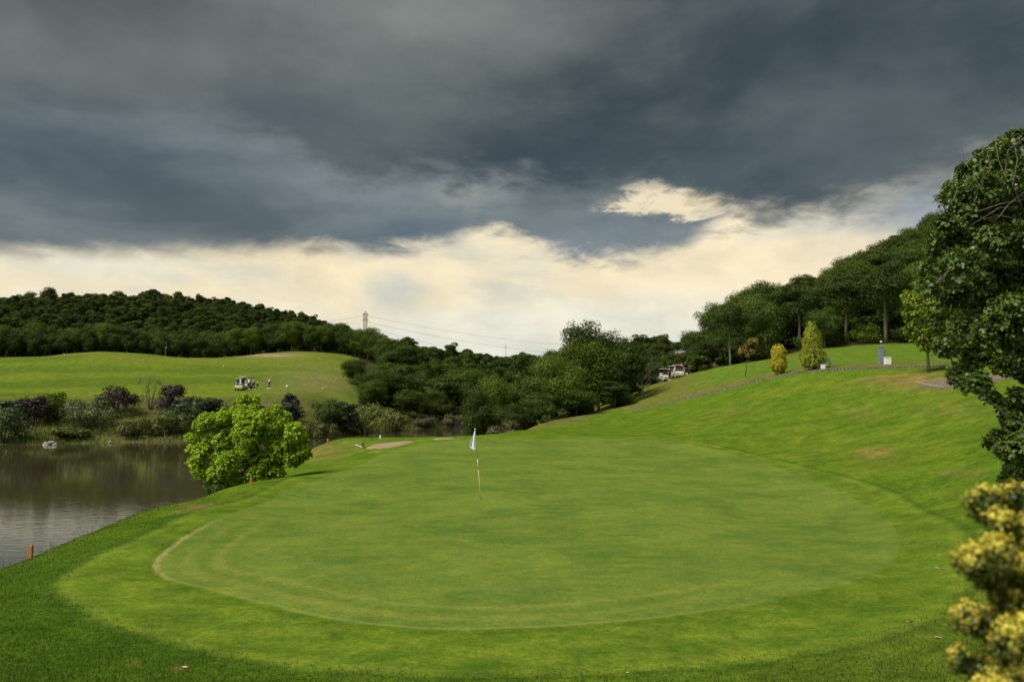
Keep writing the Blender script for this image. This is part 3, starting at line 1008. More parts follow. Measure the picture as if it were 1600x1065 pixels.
def pine_meshes(h, w_, seed, nleaf=16000, ls=0.20, base=0.28):
    """umbrella pine: bare trunk, domed crown"""
    rs = np.random.RandomState(seed)
    L = []
    for i in range(26):
        a = rs.uniform(0, 2 * PI); k = math.sqrt(rs.uniform(0, 1)) * 0.40
        r = w_ * rs.uniform(0.11, 0.17)
        zz = h * (base + 0.14) + (h * (0.86 - base)) * math.sqrt(max(0, 1 - (k / 0.5) ** 2)) * rs.uniform(0.6, 0.92)
        L.append((math.cos(a) * w_ * k, math.sin(a) * w_ * k, zz - 0.02 * h, r, r, r * 0.75))
    L.append((0, 0, h * (base + 0.28), w_ * .36, w_ * .36, h * 0.19))
    P, N, cl, k = lobes_points(L, nleaf, rs, 0.45, 0.6, 0.12)
    cm = leaf_mesh('crown', P, N, ls, rs, KITE, cl, flat=0.5)
    cm.materials.append(M['pine'])
    t = MB()
    bend = rs.uniform(-.4, .4)
    pts = [(0, 0, -0.4), (bend * .2, 0, h * .15), (bend * .5, 0.1, h * .35), (bend * .4, 0, h * .55), (bend * .2, 0, h * .78)]
    t.tube(pts, [0.26, 0.22, .19, .15, .06], 8)
    for lb in L[:12]:
        t.tube([pts[3], ((pts[3][0] + lb[0]) / 2, lb[1] / 2, pts[3][2] + 0.3 * (lb[2] - pts[3][2])), lb[:3]], [.09, .06, .025], 5, False)
    tm = t.mesh('trunk', True)
    tm.materials.append(M['bark_pale'])
    return cm, tm


def plant(name, parts, loc, rz=0, sc=1.0, label=None, cat=None, group=None):
    """parts: [(name, mesh)]; each is a child of the plant's empty"""
    e = empty(name, loc, rz)
    e.scale = sc if hasattr(sc, '__len__') else (sc, sc, sc)
    for n_, me in parts:
        o = bpy.data.objects.new(n_, me)
        COL.objects.link(o)
        o.parent = e
    tag(e, label, cat, group)
    return e


# prototypes (unit: real metres, scaled a little per tree)
BROAD = [tree_meshes('b', 10, 8.0, 21 + i, 15000, 0.225, 0.06, 22 + 3 * i) for i in range(3)]
FRESH = [tree_meshes('l', 10, 8.5, 31 + i, 15000, 0.225, 0.05, 26, 'broad_fresh') for i in range(2)]
SLIM = [tree_meshes('s', 10, 5.0, 41 + i, 9000, 0.22, 0.20, 18, 'broad', 'bark_pale', 0.13) for i in range(2)]
PINE = [pine_meshes(9, 8.5, 51 + i) for i in range(3)]

# ---------------- far woods: one mass of crowns (geometry nodes instances)
FARC = []
for i in range(5):
    rs = np.random.RandomState(70 + i)
    L = crown_lobes(6 + 0.5 * i, 7.4 - 0.5 * i, rs, 0.02, 9 + 2 * i, 0.7)
    P, N, cl, k = lobes_points(L, 3600, rs, 0.35, 0.6, 0.10)
    me = leaf_mesh('far_crown', P, N, 0.36, rs, KITE, cl, flat=0.28)
    me.materials.append(M['wood'])
    FARC.append(bpy.data.objects.new('wood_crown', me))


def scatter(n, x0, x1, y0, y1, mind, rs, test):
    """dart throwing on the ground plan; returns accepted (x,y)"""
    cell = mind; grid = {}
    out = []
    X = rs.uniform(x0, x1, n); Y = rs.uniform(y0, y1, n)
    Z = H(X, Y)
    px, py = project(X, Y, Z)
    ok = test(X, Y, Z, px, py)
    for x, y, z, o_ in zip(X, Y, Z, ok):
        if not o_:
            continue
        gx, gy = int(x // cell), int(y // cell)
        bad = False
        for a in (-1, 0, 1):
            for b in (-1, 0, 1):
                for (qx, qy) in grid.get((gx + a, gy + b), ()):
                    if (qx - x) ** 2 + (qy - y) ** 2 < mind * mind:
                        bad = True
        if bad:
            continue
        grid.setdefault((gx, gy), []).append((x, y))
        out.append((x, y, z))
    return out


def gn_scatter(name, pts, scales, objs, rs, label):
    n = len(pts)
    me = bpy.data.meshes.new(name)
    me.vertices.add(n)
    me.vertices.foreach_set('co', np.array(pts, np.float32).ravel())
    a = me.attributes.new('size', 'FLOAT', 'POINT'); a.data.foreach_set('value', np.array(scales, np.float32))
    a = me.attributes.new('turn', 'FLOAT', 'POINT'); a.data.foreach_set('value', rs.uniform(0, 6.28, n).astype(np.float32))
    a = me.attributes.new('pick', 'INT', 'POINT'); a.data.foreach_set('value', rs.randint(0, len(objs), n).astype(np.int32))
    ob = link(name, me)
    ng = bpy.data.node_groups.new(name, 'GeometryNodeTree')
    ng.interface.new_socket('Geometry', in_out='INPUT', socket_type='NodeSocketGeometry')
    ng.interface.new_socket('Geometry', in_out='OUTPUT', socket_type='NodeSocketGeometry')
    gi = ng.nodes.new('NodeGroupInput'); go = ng.nodes.new('NodeGroupOutput')
    jn = ng.nodes.new('GeometryNodeJoinGeometry')
    for s_ in reversed(objs):
        oi = ng.nodes.new('GeometryNodeObjectInfo')
        oi.inputs[0].default_value = s_
        oi.inputs['As Instance'].default_value = True
        ng.links.new(oi.outputs['Geometry'], jn.inputs[0])
    ip = ng.nodes.new('GeometryNodeInstanceOnPoints')

    def na_(nm, ty):
        x = ng.nodes.new('GeometryNodeInputNamedAttribute'); x.data_type = ty
        x.inputs[0].default_value = nm
        return x.outputs[0]
    cx = ng.nodes.new('ShaderNodeCombineXYZ')
    ng.links.new(na_('turn', 'FLOAT'), cx.inputs[2])
    ng.links.new(gi.outputs[0], ip.inputs['Points'])
    ng.links.new(jn.outputs[0], ip.inputs['Instance'])
    ip.inputs['Pick Instance'].default_value = True
    ng.links.new(na_('pick', 'INT'), ip.inputs['Instance Index'])
    e2r = ng.nodes.new('FunctionNodeEulerToRotation')
    ng.links.new(cx.outputs[0], e2r.inputs[0])
    ng.links.new(e2r.outputs[0], ip.inputs['Rotation'])
    ng.links.new(na_('size', 'FLOAT'), ip.inputs['Scale'])
    ng.links.new(ip.outputs[0], go.inputs[0])
    md = ob.modifiers.new('scatter', 'NODES')
    md.node_group = ng
    tag(ob, label, 'wood', kind='stuff')
    return ob


rs = np.random.RandomState(5)


def in_far(X, Y, Z, px, py):
    a = (Y > 212) & (px < 640)
    b = (Y > 150) & (px >= 560) & (px < 1040) & (Y > 150 + np.clip(640 - px, 0, 80) * 0.8)
    return (a | b) & (px > -260) & (px < 1300) & (Y < 520)


pts = scatter(120000, -330, 190, 148, 520, 2.5, rs, in_far)
pts = [(x, y, z + q_) for (x, y, z), q_ in zip(pts, rs.uniform(0.0, 2.0, len(pts)))]
gn_scatter('far_woodland', pts, 0.42 + 0.42 * rs.uniform(0, 1, len(pts)) ** 1.5, FARC, rs, 'unbroken dark green woodland covering the far hills behind the left fairway')

# front row of the left wood: trees one can tell apart
k = 0
for px in range(-20, 640, 9):
    pxx = px + rs.uniform(-3, 3)
    Y = 206 + rs.uniform(0, 5)
    if pxx > 520: Y = 210 - (pxx - 520) * 0.3 + rs.uniform(0, 6)
    x = (pxx - 800) / F * Y
    hh = rs.uniform(0.62, 0.9)
    m_ = (BROAD + [FRESH[0]])[rs.randint(0, 4)]
    plant('broadleaf_tree', [('crown', m_[0]), ('trunk', m_[1])], (x, Y, h1(x, Y)), rs.uniform(0, 6), hh,
          'dark green tree in the front row of the wood above the left fairway', 'tree', 'front row of the left wood')
    k += 1

# a few taller crowns on the skyline of the left hill
for px, hh, lab in ((75, 0.95, 'wide dark crown rising highest at the left end of the far skyline'), (45, 0.75, 'small round crown on the skyline just left of the widest one'), (140, 0.7, 'low rounded crown on the far left skyline above the fairway mound'),
                    (234, 0.85, 'small umbrella shaped tree standing alone on the hill skyline'), (180, .72, 'low broad crown on the hill skyline left of the umbrella shaped tree')):
    x = (px - 800) / F * 332
    m_ = PINE[0] if px == 234 else BROAD[px % 3]
    plant('skyline_tree', [('crown', m_[0]), ('trunk', m_[1])], (x, 332, h1(x, 332)), px, hh, lab, 'tree')

# ---------------- right hillside wood, every tree its own
rs = np.random.RandomState(9)


def in_right(X, Y, Z, px, py):
    lim = np.interp(px, (1010, 1060, 1150, 1300, 1400, 1700), (132, 122, 116, 119, 117, 112))
    top = np.interp(px, (1010, 1100, 1300, 1450, 1700), (175, 180, 205, 225, 230))
    return (px > 1012) & (px < 1640) & (Y > lim) & (Y < top)


pr = scatter(9000, 20, 170, 108, 232, 5.3, rs, in_right)
pr.sort(key=lambda p: p[1])
pr = pr[:285]
for (x, y, z) in pr:
    u_ = rs.uniform()
    m_ = PINE[rs.randint(0, 3)] if u_ < 0.16 else (FRESH[rs.randint(0, 2)] if u_ < 0.34 else BROAD[rs.randint(0, 3)])
    pxx = 800 + F * x / y
    hh = (0.62 + 0.5 * rs.uniform() ** 1.5) * (0.50 if pxx < 1075 else (0.66 if pxx < 1110 else 1))
    plant('broadleaf_tree' if u_ >= 0.16 else 'umbrella_pine', [('crown', m_[0]), ('trunk', m_[1])], (x, y, z), rs.uniform(0, 6), hh,
          'dark green broadleaf tree in the dense wood on the right hillside' if u_ >= 0.16 else 'round topped pine in the dense wood on the right hillside', 'tree',
          'broadleaf trees of the right hillside wood' if u_ >= 0.16 else 'pines of the right hillside wood')


def placed(name, meshes, px, pyb, pyt, Y, label, wpx=None, hm=10.0, wm_=8.0, rz=0.0, cat='tree', group=None, zoff=0.0):
    """put a plant with its base at pixel (px,pyb) at distance Y; its height reaches pyt"""
    x = (px - 800) / F * Y
    z = h1(x, Y) + zoff
    top = at(px, pyt, Y)[2]
    s_ = (top - z) / hm
    sx_ = s_ if wpx is None else wpx / F * Y / wm_
    names = ('crown', 'trunk')
    return plant(name, list(zip(names, meshes)), (x, Y, z), rz, (sx_, sx_, s_), label, cat, group)


placed('umbrella_pine', PINE[0], 1141, 560, 474, 110, 'tall pine with a bare pale trunk at the left end of the right wood', 66, 9, 8.5, 1)
placed('umbrella_pine', PINE[1], 1385, 530, 414, 109, 'big domed pine at the wood edge above the grey pillar', 112, 9, 8.5, 2)
placed('umbrella_pine', PINE[2], 1322, 534, 425, 112, 'dark domed pine left of the big domed pine at the wood edge', 90, 9, 8.5, 3)
placed('umbrella_pine', PINE[0], 1250, 543, 440, 114, 'broad dark pine behind the golden conifers', 96, 9, 8.5, 4)
placed('broadleaf_tree', BROAD[1], 1198, 550, 455, 113, 'dark bushy tree right of the tall bare trunk pine', 66, 10, 8, 4)
placed('broadleaf_tree', FRESH[1], 1425, 520, 400, 118, 'light green rounded tree behind the near oak, above the big domed pine', 70, 10, 8.5, 4)
placed('broadleaf_tree', BROAD[2], 1290, 540, 470, 110, 'small dark tree between the golden cone conifer and the pines', 60, 10, 8, 5)

# ---------------- the grove in the middle and the trees round the arm of the lake
grove = [
    (1205, 548, 437, 122, 78, BROAD[0], 'tall dark tree rising above the wood left of the golden conifers'),
    (1240, 545, 443, 124, 70, BROAD[2], 'dark crown right of the tallest left crown of the hillside wood'),
    (1165, 556, 470, 118, 60, BROAD[1], 'dense dark tree just right of the bare trunk pine'),
    (1352, 535, 400, 125, 84, FRESH[0], 'bright green crown above the big domed pine'),
    (925, 650, 508, 97, 80, BROAD[2], 'dark crown between the two tallest of the middle grove'),
    (888, 655, 530, 95, 70, FRESH[0], 'green crown in the upper left of the middle grove'),
    (972, 636, 524, 99, 62, BROAD[0], 'dark tree at the right back of the middle grove'),
    (905, 655, 496, 96, 88, BROAD[0], 'tallest tree of the middle grove with a dark pointed crown'),
    (962, 645, 511, 98, 96, BROAD[1], 'broad topped tree at the right of the middle grove'),
    (935, 652, 530, 92, 100, FRESH[0], 'wide fresh green tree at the front of the middle grove'),
    (872, 662, 545, 86, 100, FRESH[1], 'rounded green tree left of the tallest one in the middle grove'),
    (982, 635, 532, 93, 56, SLIM[0], 'slim leafy tree at the right edge of the middle grove'),
    (822, 668, 566, 84, 84, BROAD[2], 'dark rounded tree at the left shoulder of the middle grove'),
    (780, 672, 582, 82, 78, FRESH[0], 'olive green tree on the lake side of the middle grove'),
    (746, 674, 592, 80, 62, BROAD[1], 'low dark tree leaning over the water right of the lake arm'),
    (845, 668, 610, 80, 66, BROAD[0], 'short bushy tree at the foot of the middle grove'),
    (900, 655, 600, 84, 70, BROAD[2], 'low dark tree under the tallest tree of the grove'),
    (960, 645, 590, 88, 60, SLIM[1], 'slender understorey tree in the right half of the grove'),
    (800, 672, 618, 78, 60, BROAD[2], 'small dark tree at the left foot of the grove near the flag'),
    (850, 665, 566, 100, 50, SLIM[0], 'narrow upright tree behind the left shoulder of the grove'),
    (720, 655, 576, 142, 70, SLIM[1], 'tree with a pale bare trunk behind the head of the lake arm'),
    (690, 655, 584, 138, 64, SLIM[0], 'pale trunked tree standing over the far shore of the lake arm'),
    (655, 655, 578, 140, 70, BROAD[1], 'broad mid green tree above the far shore of the lake arm'),
    (622, 652, 580, 134, 72, BROAD[0], 'dark tree behind the two pale willows'),
    (590, 645, 570, 132, 74, BROAD[2], 'large dark tree at the right edge of the left fairway'),
    (556, 600, 560, 150, 52, BROAD[0], 'dark tree jutting out over the right end of the left fairway'),
    (580, 630, 590, 124, 60, BROAD[1], 'low dark tree skirting the right end of the left fairway'),
    (640, 655, 600, 126, 56, BROAD[2], 'short dark tree over the water behind the willows'),
    (680, 660, 606, 130, 50, BROAD[0], 'small tree between the pale trunks at the far shore'),
    (612, 640, 562, 165, 70, FRESH[1], 'light crowned tree behind the dark ones right of the left fairway'),
    (668, 640, 566, 170, 74, FRESH[0], 'light green crown in the middle of the valley wood'),
    (735, 640, 572, 150, 70, FRESH[1], 'fresh green crown behind the lake arm, left of the grove'),
    (1022, 588, 560, 126, 46, BROAD[2], 'low dark tree behind the leafless tree'),
    (1050, 580, 560, 128, 56, BROAD[0], 'dark tree behind the golf carts on the right'),
    (1085, 578, 546, 124, 54, BROAD[1], 'dark tree to the right behind the golf carts'),
    (1112, 570, 520, 122, 56, BROAD[2], 'dark tree left of the bare trunk pine')]
for i, (px, pb, pt, Y, wp, m_, lab) in enumerate(grove):
    placed('broadleaf_tree', m_, px, pb, pt, Y, lab, wp, 10, {id(SLIM[0]): 5.0, id(SLIM[1]): 5.0}.get(id(m_), 8.0), i * 1.3)


# ---------------- undergrowth below the grove, shrubs on the far bank
def bush_mesh(w_, h, seed, mat, nleaf=3200, ls=0.16, nl=14, tip=False, droop=0.0, shape=KITE, twig=True, shell=0.5, flat=0.35, rz_=0.8):
    rs = np.random.RandomState(seed)
    L = []
    for i in range(nl):
        a = rs.uniform(0, 2 * PI); k = math.sqrt(rs.uniform()) * 0.36
        r = w_ * rs.uniform(0.13, 0.21)
        L.append((math.cos(a) * w_ * k, math.sin(a) * w_ * k, h * rs.uniform(0.22, 0.95 - 0.9 * k * k * 2), r, r, min(r, h * 0.4) * rz_))
    P, N, cl, kk = lobes_points(L, nleaf, rs, shell, 0.5, 0.2)
    P[:, 2] = np.abs(P[:, 2])
    me = leaf_mesh('foliage', P, N, ls, rs, shape, cl, tip=(rs.uniform(0, 1, len(P)) ** 2 if tip else None), droop=droop, flat=flat)
    me.materials.append(M[mat])
    t = MB()
    for lb in L[:8]:
        t.tube([(lb[0] * .1, lb[1] * .1, -0.1), (lb[0] * .5, lb[1] * .5, lb[2] * .5), lb[:3]], [.05 * w_ / 4 + .01, .035 * w_ / 4 + .008, .01], 5, False)
    tm = t.mesh('stem', True)
    tm.materials.append(M['bark_dark'])
    return me, tm


def bush(name, px, py, Y, wpx, hpx, mat, label, seed, cat='shrub', ls=0.2, n=3000, **kw):
    x = (px - 800) / F * Y
    z = h1(x, Y)
    w_ = wpx / F * Y * 1.35
    h = max(0.3, (at(px, py - hpx, Y)[2] - z) * 1.08)
    fm, tm = bush_mesh(w_, h, seed, mat, n, ls, **kw)
    return plant(name, [('foliage', fm), ('stem', tm)], (x, Y, z - 0.05), 0, 1, label, cat)


# px, base py, Y, width, height, material
bank = [
    ('shrub', 8, 694, 85, 70, 52, 'grey_bush', 'grey green feathery shrub on the lake shore at the left edge'),
    ('shrub', 30, 650, 99, 50, 26, 'juniper', 'blue green low shrub behind the grey green one at the left edge'),
    ('purple_shrub', 58, 676, 92, 48, 52, 'purple', 'leftmost of the purple black shrubs on the far bank'),
    ('shrub', 92, 668, 95, 58, 50, 'broad_fresh', 'mid green shrub between two purple black shrubs on the far bank'),
    ('variegated_shrub', 140, 664, 96, 64, 46, 'varieg', 'shrub with pale cream edged leaves on the far bank'),
    ('variegated_shrub', 150, 662, 93, 70, 36, 'varieg', 'lower cream speckled shrub in front of the cream edged one'),
    ('purple_shrub', 184, 658, 100, 56, 50, 'purple', 'big leaning purple black shrub in the middle of the far bank'),
    ('bare_bush', 236, 638, 103, 40, 52, 'twig_haze', 'thin twiggy olive bush rising between the purple shrubs'),
    ('purple_shrub', 272, 636, 102, 46, 34, 'purple', 'small purple black shrub above the layered juniper'),
    ('juniper', 300, 658, 97, 76, 42, 'juniper', 'wide blue green juniper with layered branches on the far bank'),
    ('juniper', 332, 654, 99, 44, 34, 'juniper', 'blue green juniper just left of the bright maple'),
    ('shrub', 270, 662, 92, 50, 14, 'reed', 'low yellowish shrub below the layered juniper'),
    ('shrub', 215, 674, 91, 52, 18, 'reed', 'straw green scrub below the purple shrub in mid bank'),
    ('shrub', 115, 684, 88, 46, 16, 'reed', 'low green scrub under the cream speckled shrub'),
    ('shrub', 390, 655, 99, 40, 30, 'juniper', 'dark blue green juniper peeking above the bright maple'),
    ('purple_shrub', 452, 645, 101, 30, 30, 'purple', 'small purple brown shrub right of the bright maple top'),
    ('juniper', 450, 656, 99, 44, 28, 'juniper', 'blue green shrub below the purple brown one right of the maple'),
    ('shrub', 508, 660, 101, 50, 30, 'broad', 'rounded dark green shrub on the far bank right of the maple'),
    ('juniper', 538, 660, 104, 44, 34, 'juniper', 'tall blue green shrub left of the pale willows'),
    ('shrub', 500, 678, 97, 46, 16, 'reed', 'low green scrub at the water right of the maple'),
    ('willow', 572, 678, 107.5, 56, 44, 'willow', 'larger pale yellow green willow bush at the water'),
    ('willow', 618, 676, 113, 42, 32, 'willow', 'smaller pale yellow green willow bush at the water'),
    ('shrub', 560, 655, 116, 40, 22, 'broad', 'dark shrub behind the larger willow bush'),
    ('shrub', 668, 668, 124, 44, 14, 'twig_haze', 'brownish scrub at the far end of the lake arm'),
    ('shrub', 708, 668, 127, 40, 18, 'twig_haze', 'dull brown bush on the far shore left of the flag'),
    ('shrub', 790, 680, 76, 50, 34, 'twig_haze', 'brownish bush at the foot of the grove right of the flag'),
    ('shrub', 862, 672, 79, 44, 34, 'broad', 'dark shrub where the reddish slope meets the grove'),
    ('shrub', 916, 655, 86, 50, 34, 'twig_haze', 'olive brown bush on the slope edge under the grove'),
    ('shrub', 965, 640, 91, 50, 24, 'broad', 'dark shrub at the right foot of the grove'),
    ('shrub', 1275, 540, 112, 60, 22, 'broad', 'low dark thicket behind the golden cone conifer'),
    ('shrub', 1345, 535, 111, 60, 24, 'broad_fresh', 'light green undergrowth at the wood edge left of the big pine trunk'),
    ('shrub', 1425, 535, 109, 60, 20, 'broad', 'dark undergrowth right of the big pine trunk'),
    ('shrub', 1190, 560, 112, 50, 20, 'broad', 'dark undergrowth behind the small golden topiary'),
]
for i, (nm, px, py, Y, wp, hp, mt, lab) in enumerate(bank):
    kw = {}
    ls_ = 0.20
    if mt == 'juniper': kw = dict(flat=0.2, rz_=0.35, nl=20); ls_ = 0.26
    if mt == 'willow': kw = dict(droop=-0.8, shell=0.8, nl=22); ls_ = 0.24
    if mt == 'twig_haze': kw = dict(shell=0.95, nl=12)
    if mt == 'twig_haze' and nm == 'bare_bush': kw = dict(shell=1.0, nl=26, rz_=1.6); ls_ = 0.10
    bush(nm, px, py, Y, wp, hp, mt, lab, 100 + i, ls=ls_, n=1500 if nm == 'bare_bush' else 3200, **kw)

# ---------------- understorey thicket: fill below the trees (uncountable)
rs = np.random.RandomState(15)
UND = []
for i in range(3):
    fm, tm = bush_mesh(3.2, 2.2, 300 + i, 'wood', 1100, 0.32, 9)
    UND.append(bpy.data.objects.new('thicket_bush', fm))


def in_und(X, Y, Z, px, py):
    a = (px > 590) & (px < 770) & (Y > 130) & (Y < 160)
    b = (px > 740) & (px < 1010) & (Y > np.interp(px, (740, 800, 870, 930, 1000), (80, 80, 84, 93, 104))) & (Y < 112)
    d = (px > 1010) & (px < 1560) & (Y > np.interp(px, (1010, 1150, 1300, 1400, 1600), (117, 113, 113.5, 112.5, 109))) & (Y < 128)
    e = (px > 565) & (px < 600) & (Y > 128) & (Y < 160)
    f = (px < 600) & (Y > 208) & (Y < 214)
    return (a | b | d | e | f) & (Z > WATER + 0.2)


pu = scatter(9000, -190, 90, 76, 214, 2.4, rs, in_und)
gn_scatter('undergrowth', pu, [rs.uniform(0.6, 1.2) * (1.35 if x > 15 else 1) for x, y, z in pu], UND, rs, 'dark thicket filling the ground under the grove and the wood edges')

# ---------------- reeds and long grass on the shores (uncountable)
def blades(name, pts, hgt, wid, mat, rs, label, lean=0.35, per=1, cat='grass'):
    P = np.repeat(np.array(pts, float), per, 0)
    n = len(P)
    P[:, :2] += rs.normal(0, hgt * 0.5, (n, 2)) if per > 1 else 0
    a = rs.uniform(0, 6.28, n)
    hh = hgt * rs.uniform(0.5, 1.3, n)
    D_ = np.stack([np.cos(a), np.sin(a), np.zeros(n)], 1)
    S_ = np.stack([-np.sin(a), np.cos(a), np.zeros(n)], 1)
    V = np.zeros((n, 5, 3))
    w2 = wid * rs.uniform(0.7, 1.3, n)[:, None]
    l2 = (lean * rs.uniform(0, 1, n) * hh)[:, None]
    V[:, 0] = P - S_ * w2; V[:, 1] = P + S_ * w2
    m_ = P + D_ * l2 * .35 + np.array([0, 0, 1]) * hh[:, None] * .6
    V[:, 2] = m_ + S_ * w2 * .7; V[:, 3] = m_ - S_ * w2 * .7
    V[:, 4] = P + D_ * l2 + np.array([0, 0, 1]) * hh[:, None]
    b = np.arange(n)[:, None] * 5
    me = mesh_np(name, V.reshape(-1, 3), [b + np.array([[0, 1, 2, 3]]), b + np.array([[3, 2, 4]])],
                 {'leafv': np.repeat(rs.uniform(0, 1, n), 5), 'clump': np.repeat(np.clip(0.5 + 0.5 * vnoise(P[:, 0], P[:, 1], 1.5, 31), 0, 1), 5)})
    o = link(name, me, M[mat])
    tag(o, label, cat, kind='stuff')
    return o


rs = np.random.RandomState(17)
n = 110000
X = rs.uniform(-75, -5, n); Y = rs.uniform(82, 134, n); Z = H(X, Y)
k_ = (Z > WATER - 0.05) & (Z < 0.4) & (800 + F * X / Y > -60) & (800 + F * X / Y < 760)
k_ &= (vnoise(X, Y, 2.5, 33) + rs.uniform(-1, 1, n) * 0.8 > -0.1)
blades('shore_reeds', np.stack([X, Y, Z], 1)[k_], 0.50, 0.035, 'reed', rs, 'tall green and straw coloured grass along the far lake shore', 0.5)

# near grass: the rough at the bottom of the picture and the crest above the lake
n = 260000
X = rs.uniform(-13.6, 9, n); Y = rs.uniform(8, 34, n) ** 1.0
Y = 8 + (Y - 8) * rs.uniform(0, 1, n) ** 0.7
px_ = 800 + F * X / Y
k_ = (px_ > -40) & (px_ < 1640)
X, Y = X[k_], Y[k_]
sf = signed_dist(X, Y, FRINGE)
Z = H(X, Y)
k_ = (sf < 0.25 - rs.uniform(0, 1, len(X)) ** 2 * 1.6) & (Z > WATER + 0.1) & (rs.uniform(0, 1, len(X)) < np.clip(1.6 - Y / 24, 0.3, 1))
blades('rough_grass', np.stack([X, Y, Z], 1)[k_], 0.036, 0.0045, 'blade', rs, 'longer uncut grass around the mown apron of the green', 0.8)
# wispy seed stalks on the lake bank
n = 260
X = rs.uniform(-12.8, -9.8, n); Y = rs.uniform(15, 33, n); Z = H(X, Y)
k_ = (Z < -0.35) & (Z > WATER)
blades('bank_grass', np.stack([X, Y, Z], 1)[k_], 0.22, 0.004, 'reed', rs, 'thin tall grass stalks on the near bank above the lake', 0.5, 3)

# ================================================================== bright maple bush by the lake
def bough_tree(name, lobes, base, nper, ls, mat, rs, shape, trunk_mat, trunk_pts, trunk_r, label, cat='tree', tipf=None, top=0.45, jitter=0.10, up=0.7, leaves=7, parts=('crown', 'trunk'), dens=None):
    """leaf rosettes at the ends of twigs spread over many lobes; base = trunk foot"""
    L = np.array(lobes, float)
    vol = L[:, 3] * L[:, 4] + L[:, 3] * L[:, 5]
    if dens is not None:
        vol = vol * np.array(dens)
    n = int(nper)
    k = rs.choice(len(L), n, p=vol / vol.sum())
    d = nrm(rs.normal(0, 1, (n, 3)) + np.array([0, 0, top]))
    r = 1 - 0.55 * rs.uniform(0, 1, n) ** 1.5
    C = L[k, :3] + d * L[k, 3:] * r[:, None]
    N = nrm(d + np.array([0, 0, up]))
    # rosette
    Cn = np.repeat(C, leaves, 0); Nn = np.repeat(N, leaves, 0)
    off = rs.normal(0, 1, (n * leaves, 3))
    off -= Nn * (off * Nn).sum(1, keepdims=True) * 0.75
    off = nrm(off) * ls * rs.uniform(0.3, 0.9, (n * leaves, 1))
    P = Cn + off
    nn = len(P)
    T = nrm(off + Nn * 0.25 * ls + np.array([0, 0, -0.2 * ls]) + rs.normal(0, 0.25 * ls, (nn, 3)))
    NN = nrm(Nn + rs.normal(0, 0.38, (nn, 3)))
    NN = nrm(NN - T * (NN * T).sum(1, keepdims=True))
    B = np.cross(NN, T)
    s = (ls * rs.uniform(0.65, 1.25, nn))[:, None]
    kk = len(shape)
    V = np.zeros((nn, kk, 3))
    for i, (a, b) in enumerate(shape):
        V[:, i] = P + T * (a - 0.3) * s + B * b * 1.25 * s + NN * (abs(b) * 0.4 - 0.3 * (a - 0.3) ** 2) * s
    cl = np.clip(rs.uniform(0, 1, len(L))[k] * 0.6 + rs.uniform(0, 0.4, n), 0, 1)
    A = {'leafv': np.repeat(rs.uniform(0, 1, nn), kk), 'clump': np.repeat(np.repeat(cl, leaves), kk)}
    if tipf is not None:
        A['tip'] = np.repeat(np.repeat(tipf(C, r, d, rs), leaves), kk)
    me = mesh_np(parts[0], V.reshape(-1, 3), np.arange(nn * kk).reshape(nn, kk), A)
    me.materials.append(M[mat])
    t = MB()
    bx = Vector(base)
    tp = [Vector(p) for p in trunk_pts]
    if len(tp) > 1:
        t.tube(tp, trunk_r, 9)
    nodes = list(tp)
    order = sorted(range(len(L)), key=lambda i: min((p - Vector(L[i][:3])).length for p in tp))
    for i in order:
        lb = L[i]
        c_ = Vector(lb[:3])
        a_ = min(nodes, key=lambda p: (p - c_).length + 0.6 * max(0, p.z - c_.z))
        nodes.append(c_)
        mid_ = (a_ + c_) / 2 + Vector(rs.normal(0, 0.06, 3)) * (c_ - a_).length
        r0 = min(0.05, 0.018 * (c_ - a_).length + 0.007)
        t.tube([a_, mid_, c_], [r0, r0 * .65, r0 * .3], 5, False)
        for q_ in range(6):
            dd = rs.normal(0, 1, 3); dd /= np.linalg.norm(dd)
            e_ = c_ + Vector(dd * lb[3:] * 0.85)
            s0 = c_ if q_ % 2 else mid_
            t.tube([s0, (s0 + e_) / 2 + Vector(rs.normal(0, 0.05, 3)), e_], [r0 * .3, r0 * .2, 0.003], 4, False)
    tm = t.mesh(parts[1], True)
    tm.materials.append(M[trunk_mat])
    # shift so that the empty sits at the base
    off_ = np.array(base)
    for m_ in (me, tm):
        m_.transform(Matrix.Translation(-bx))
    return plant(name, [(parts[0], me), (parts[1], tm)], base, 0, 1, label, cat)


rs = np.random.RandomState(23)
mapl = []
MY = 30.5
sil = [(386, 626, 9), (376, 634, 11), (396, 636, 12), (388, 648, 15), (345, 758, 14), (420, 752, 14), (470, 716, 9), (300, 700, 8), (385, 642, 16), (408, 652, 18), (362, 656, 17), (438, 660, 15), (398, 626, 7), (427, 640, 8), (352, 642, 7), (374, 634, 8), (446, 648, 7), (335, 660, 19), (315, 668, 17), (455, 672, 20), (468, 690, 17), (472, 706, 14), (303, 688, 12),
       (318, 700, 18), (305, 722, 14), (318, 742, 15), (345, 688, 24), (380, 680, 28), (415, 682, 28), (442, 702, 22), (352, 718, 26), (390, 715, 28), (425, 722, 24),
       (340, 745, 18), (400, 745, 24), (370, 748, 20), (432, 738, 16), (386, 655, 24), (457, 722, 14), (325, 655, 13), (400, 636, 10), (380, 630, 8), (350, 655, 14)]
for (px, py, r_) in sil:
    r_ *= 0.92
    for q_ in range(3):
        dY = (rs.uniform(-1.0, 0.0), rs.uniform(0.0, 1.2), rs.uniform(-0.5, 0.5))[q_] * (0.5 + r_ / 28)
        x, y, z = at(px + rs.uniform(-6, 6), py + rs.uniform(-5, 5), MY + dY)
        rr = r_ / F * MY * (0.86, 0.78, 0.66)[q_]
        mapl.append((x, y, z, rr, rr, rr * 0.9))
bx_ = at(385, 760, MY)
bz = h1(bx_[0], MY)
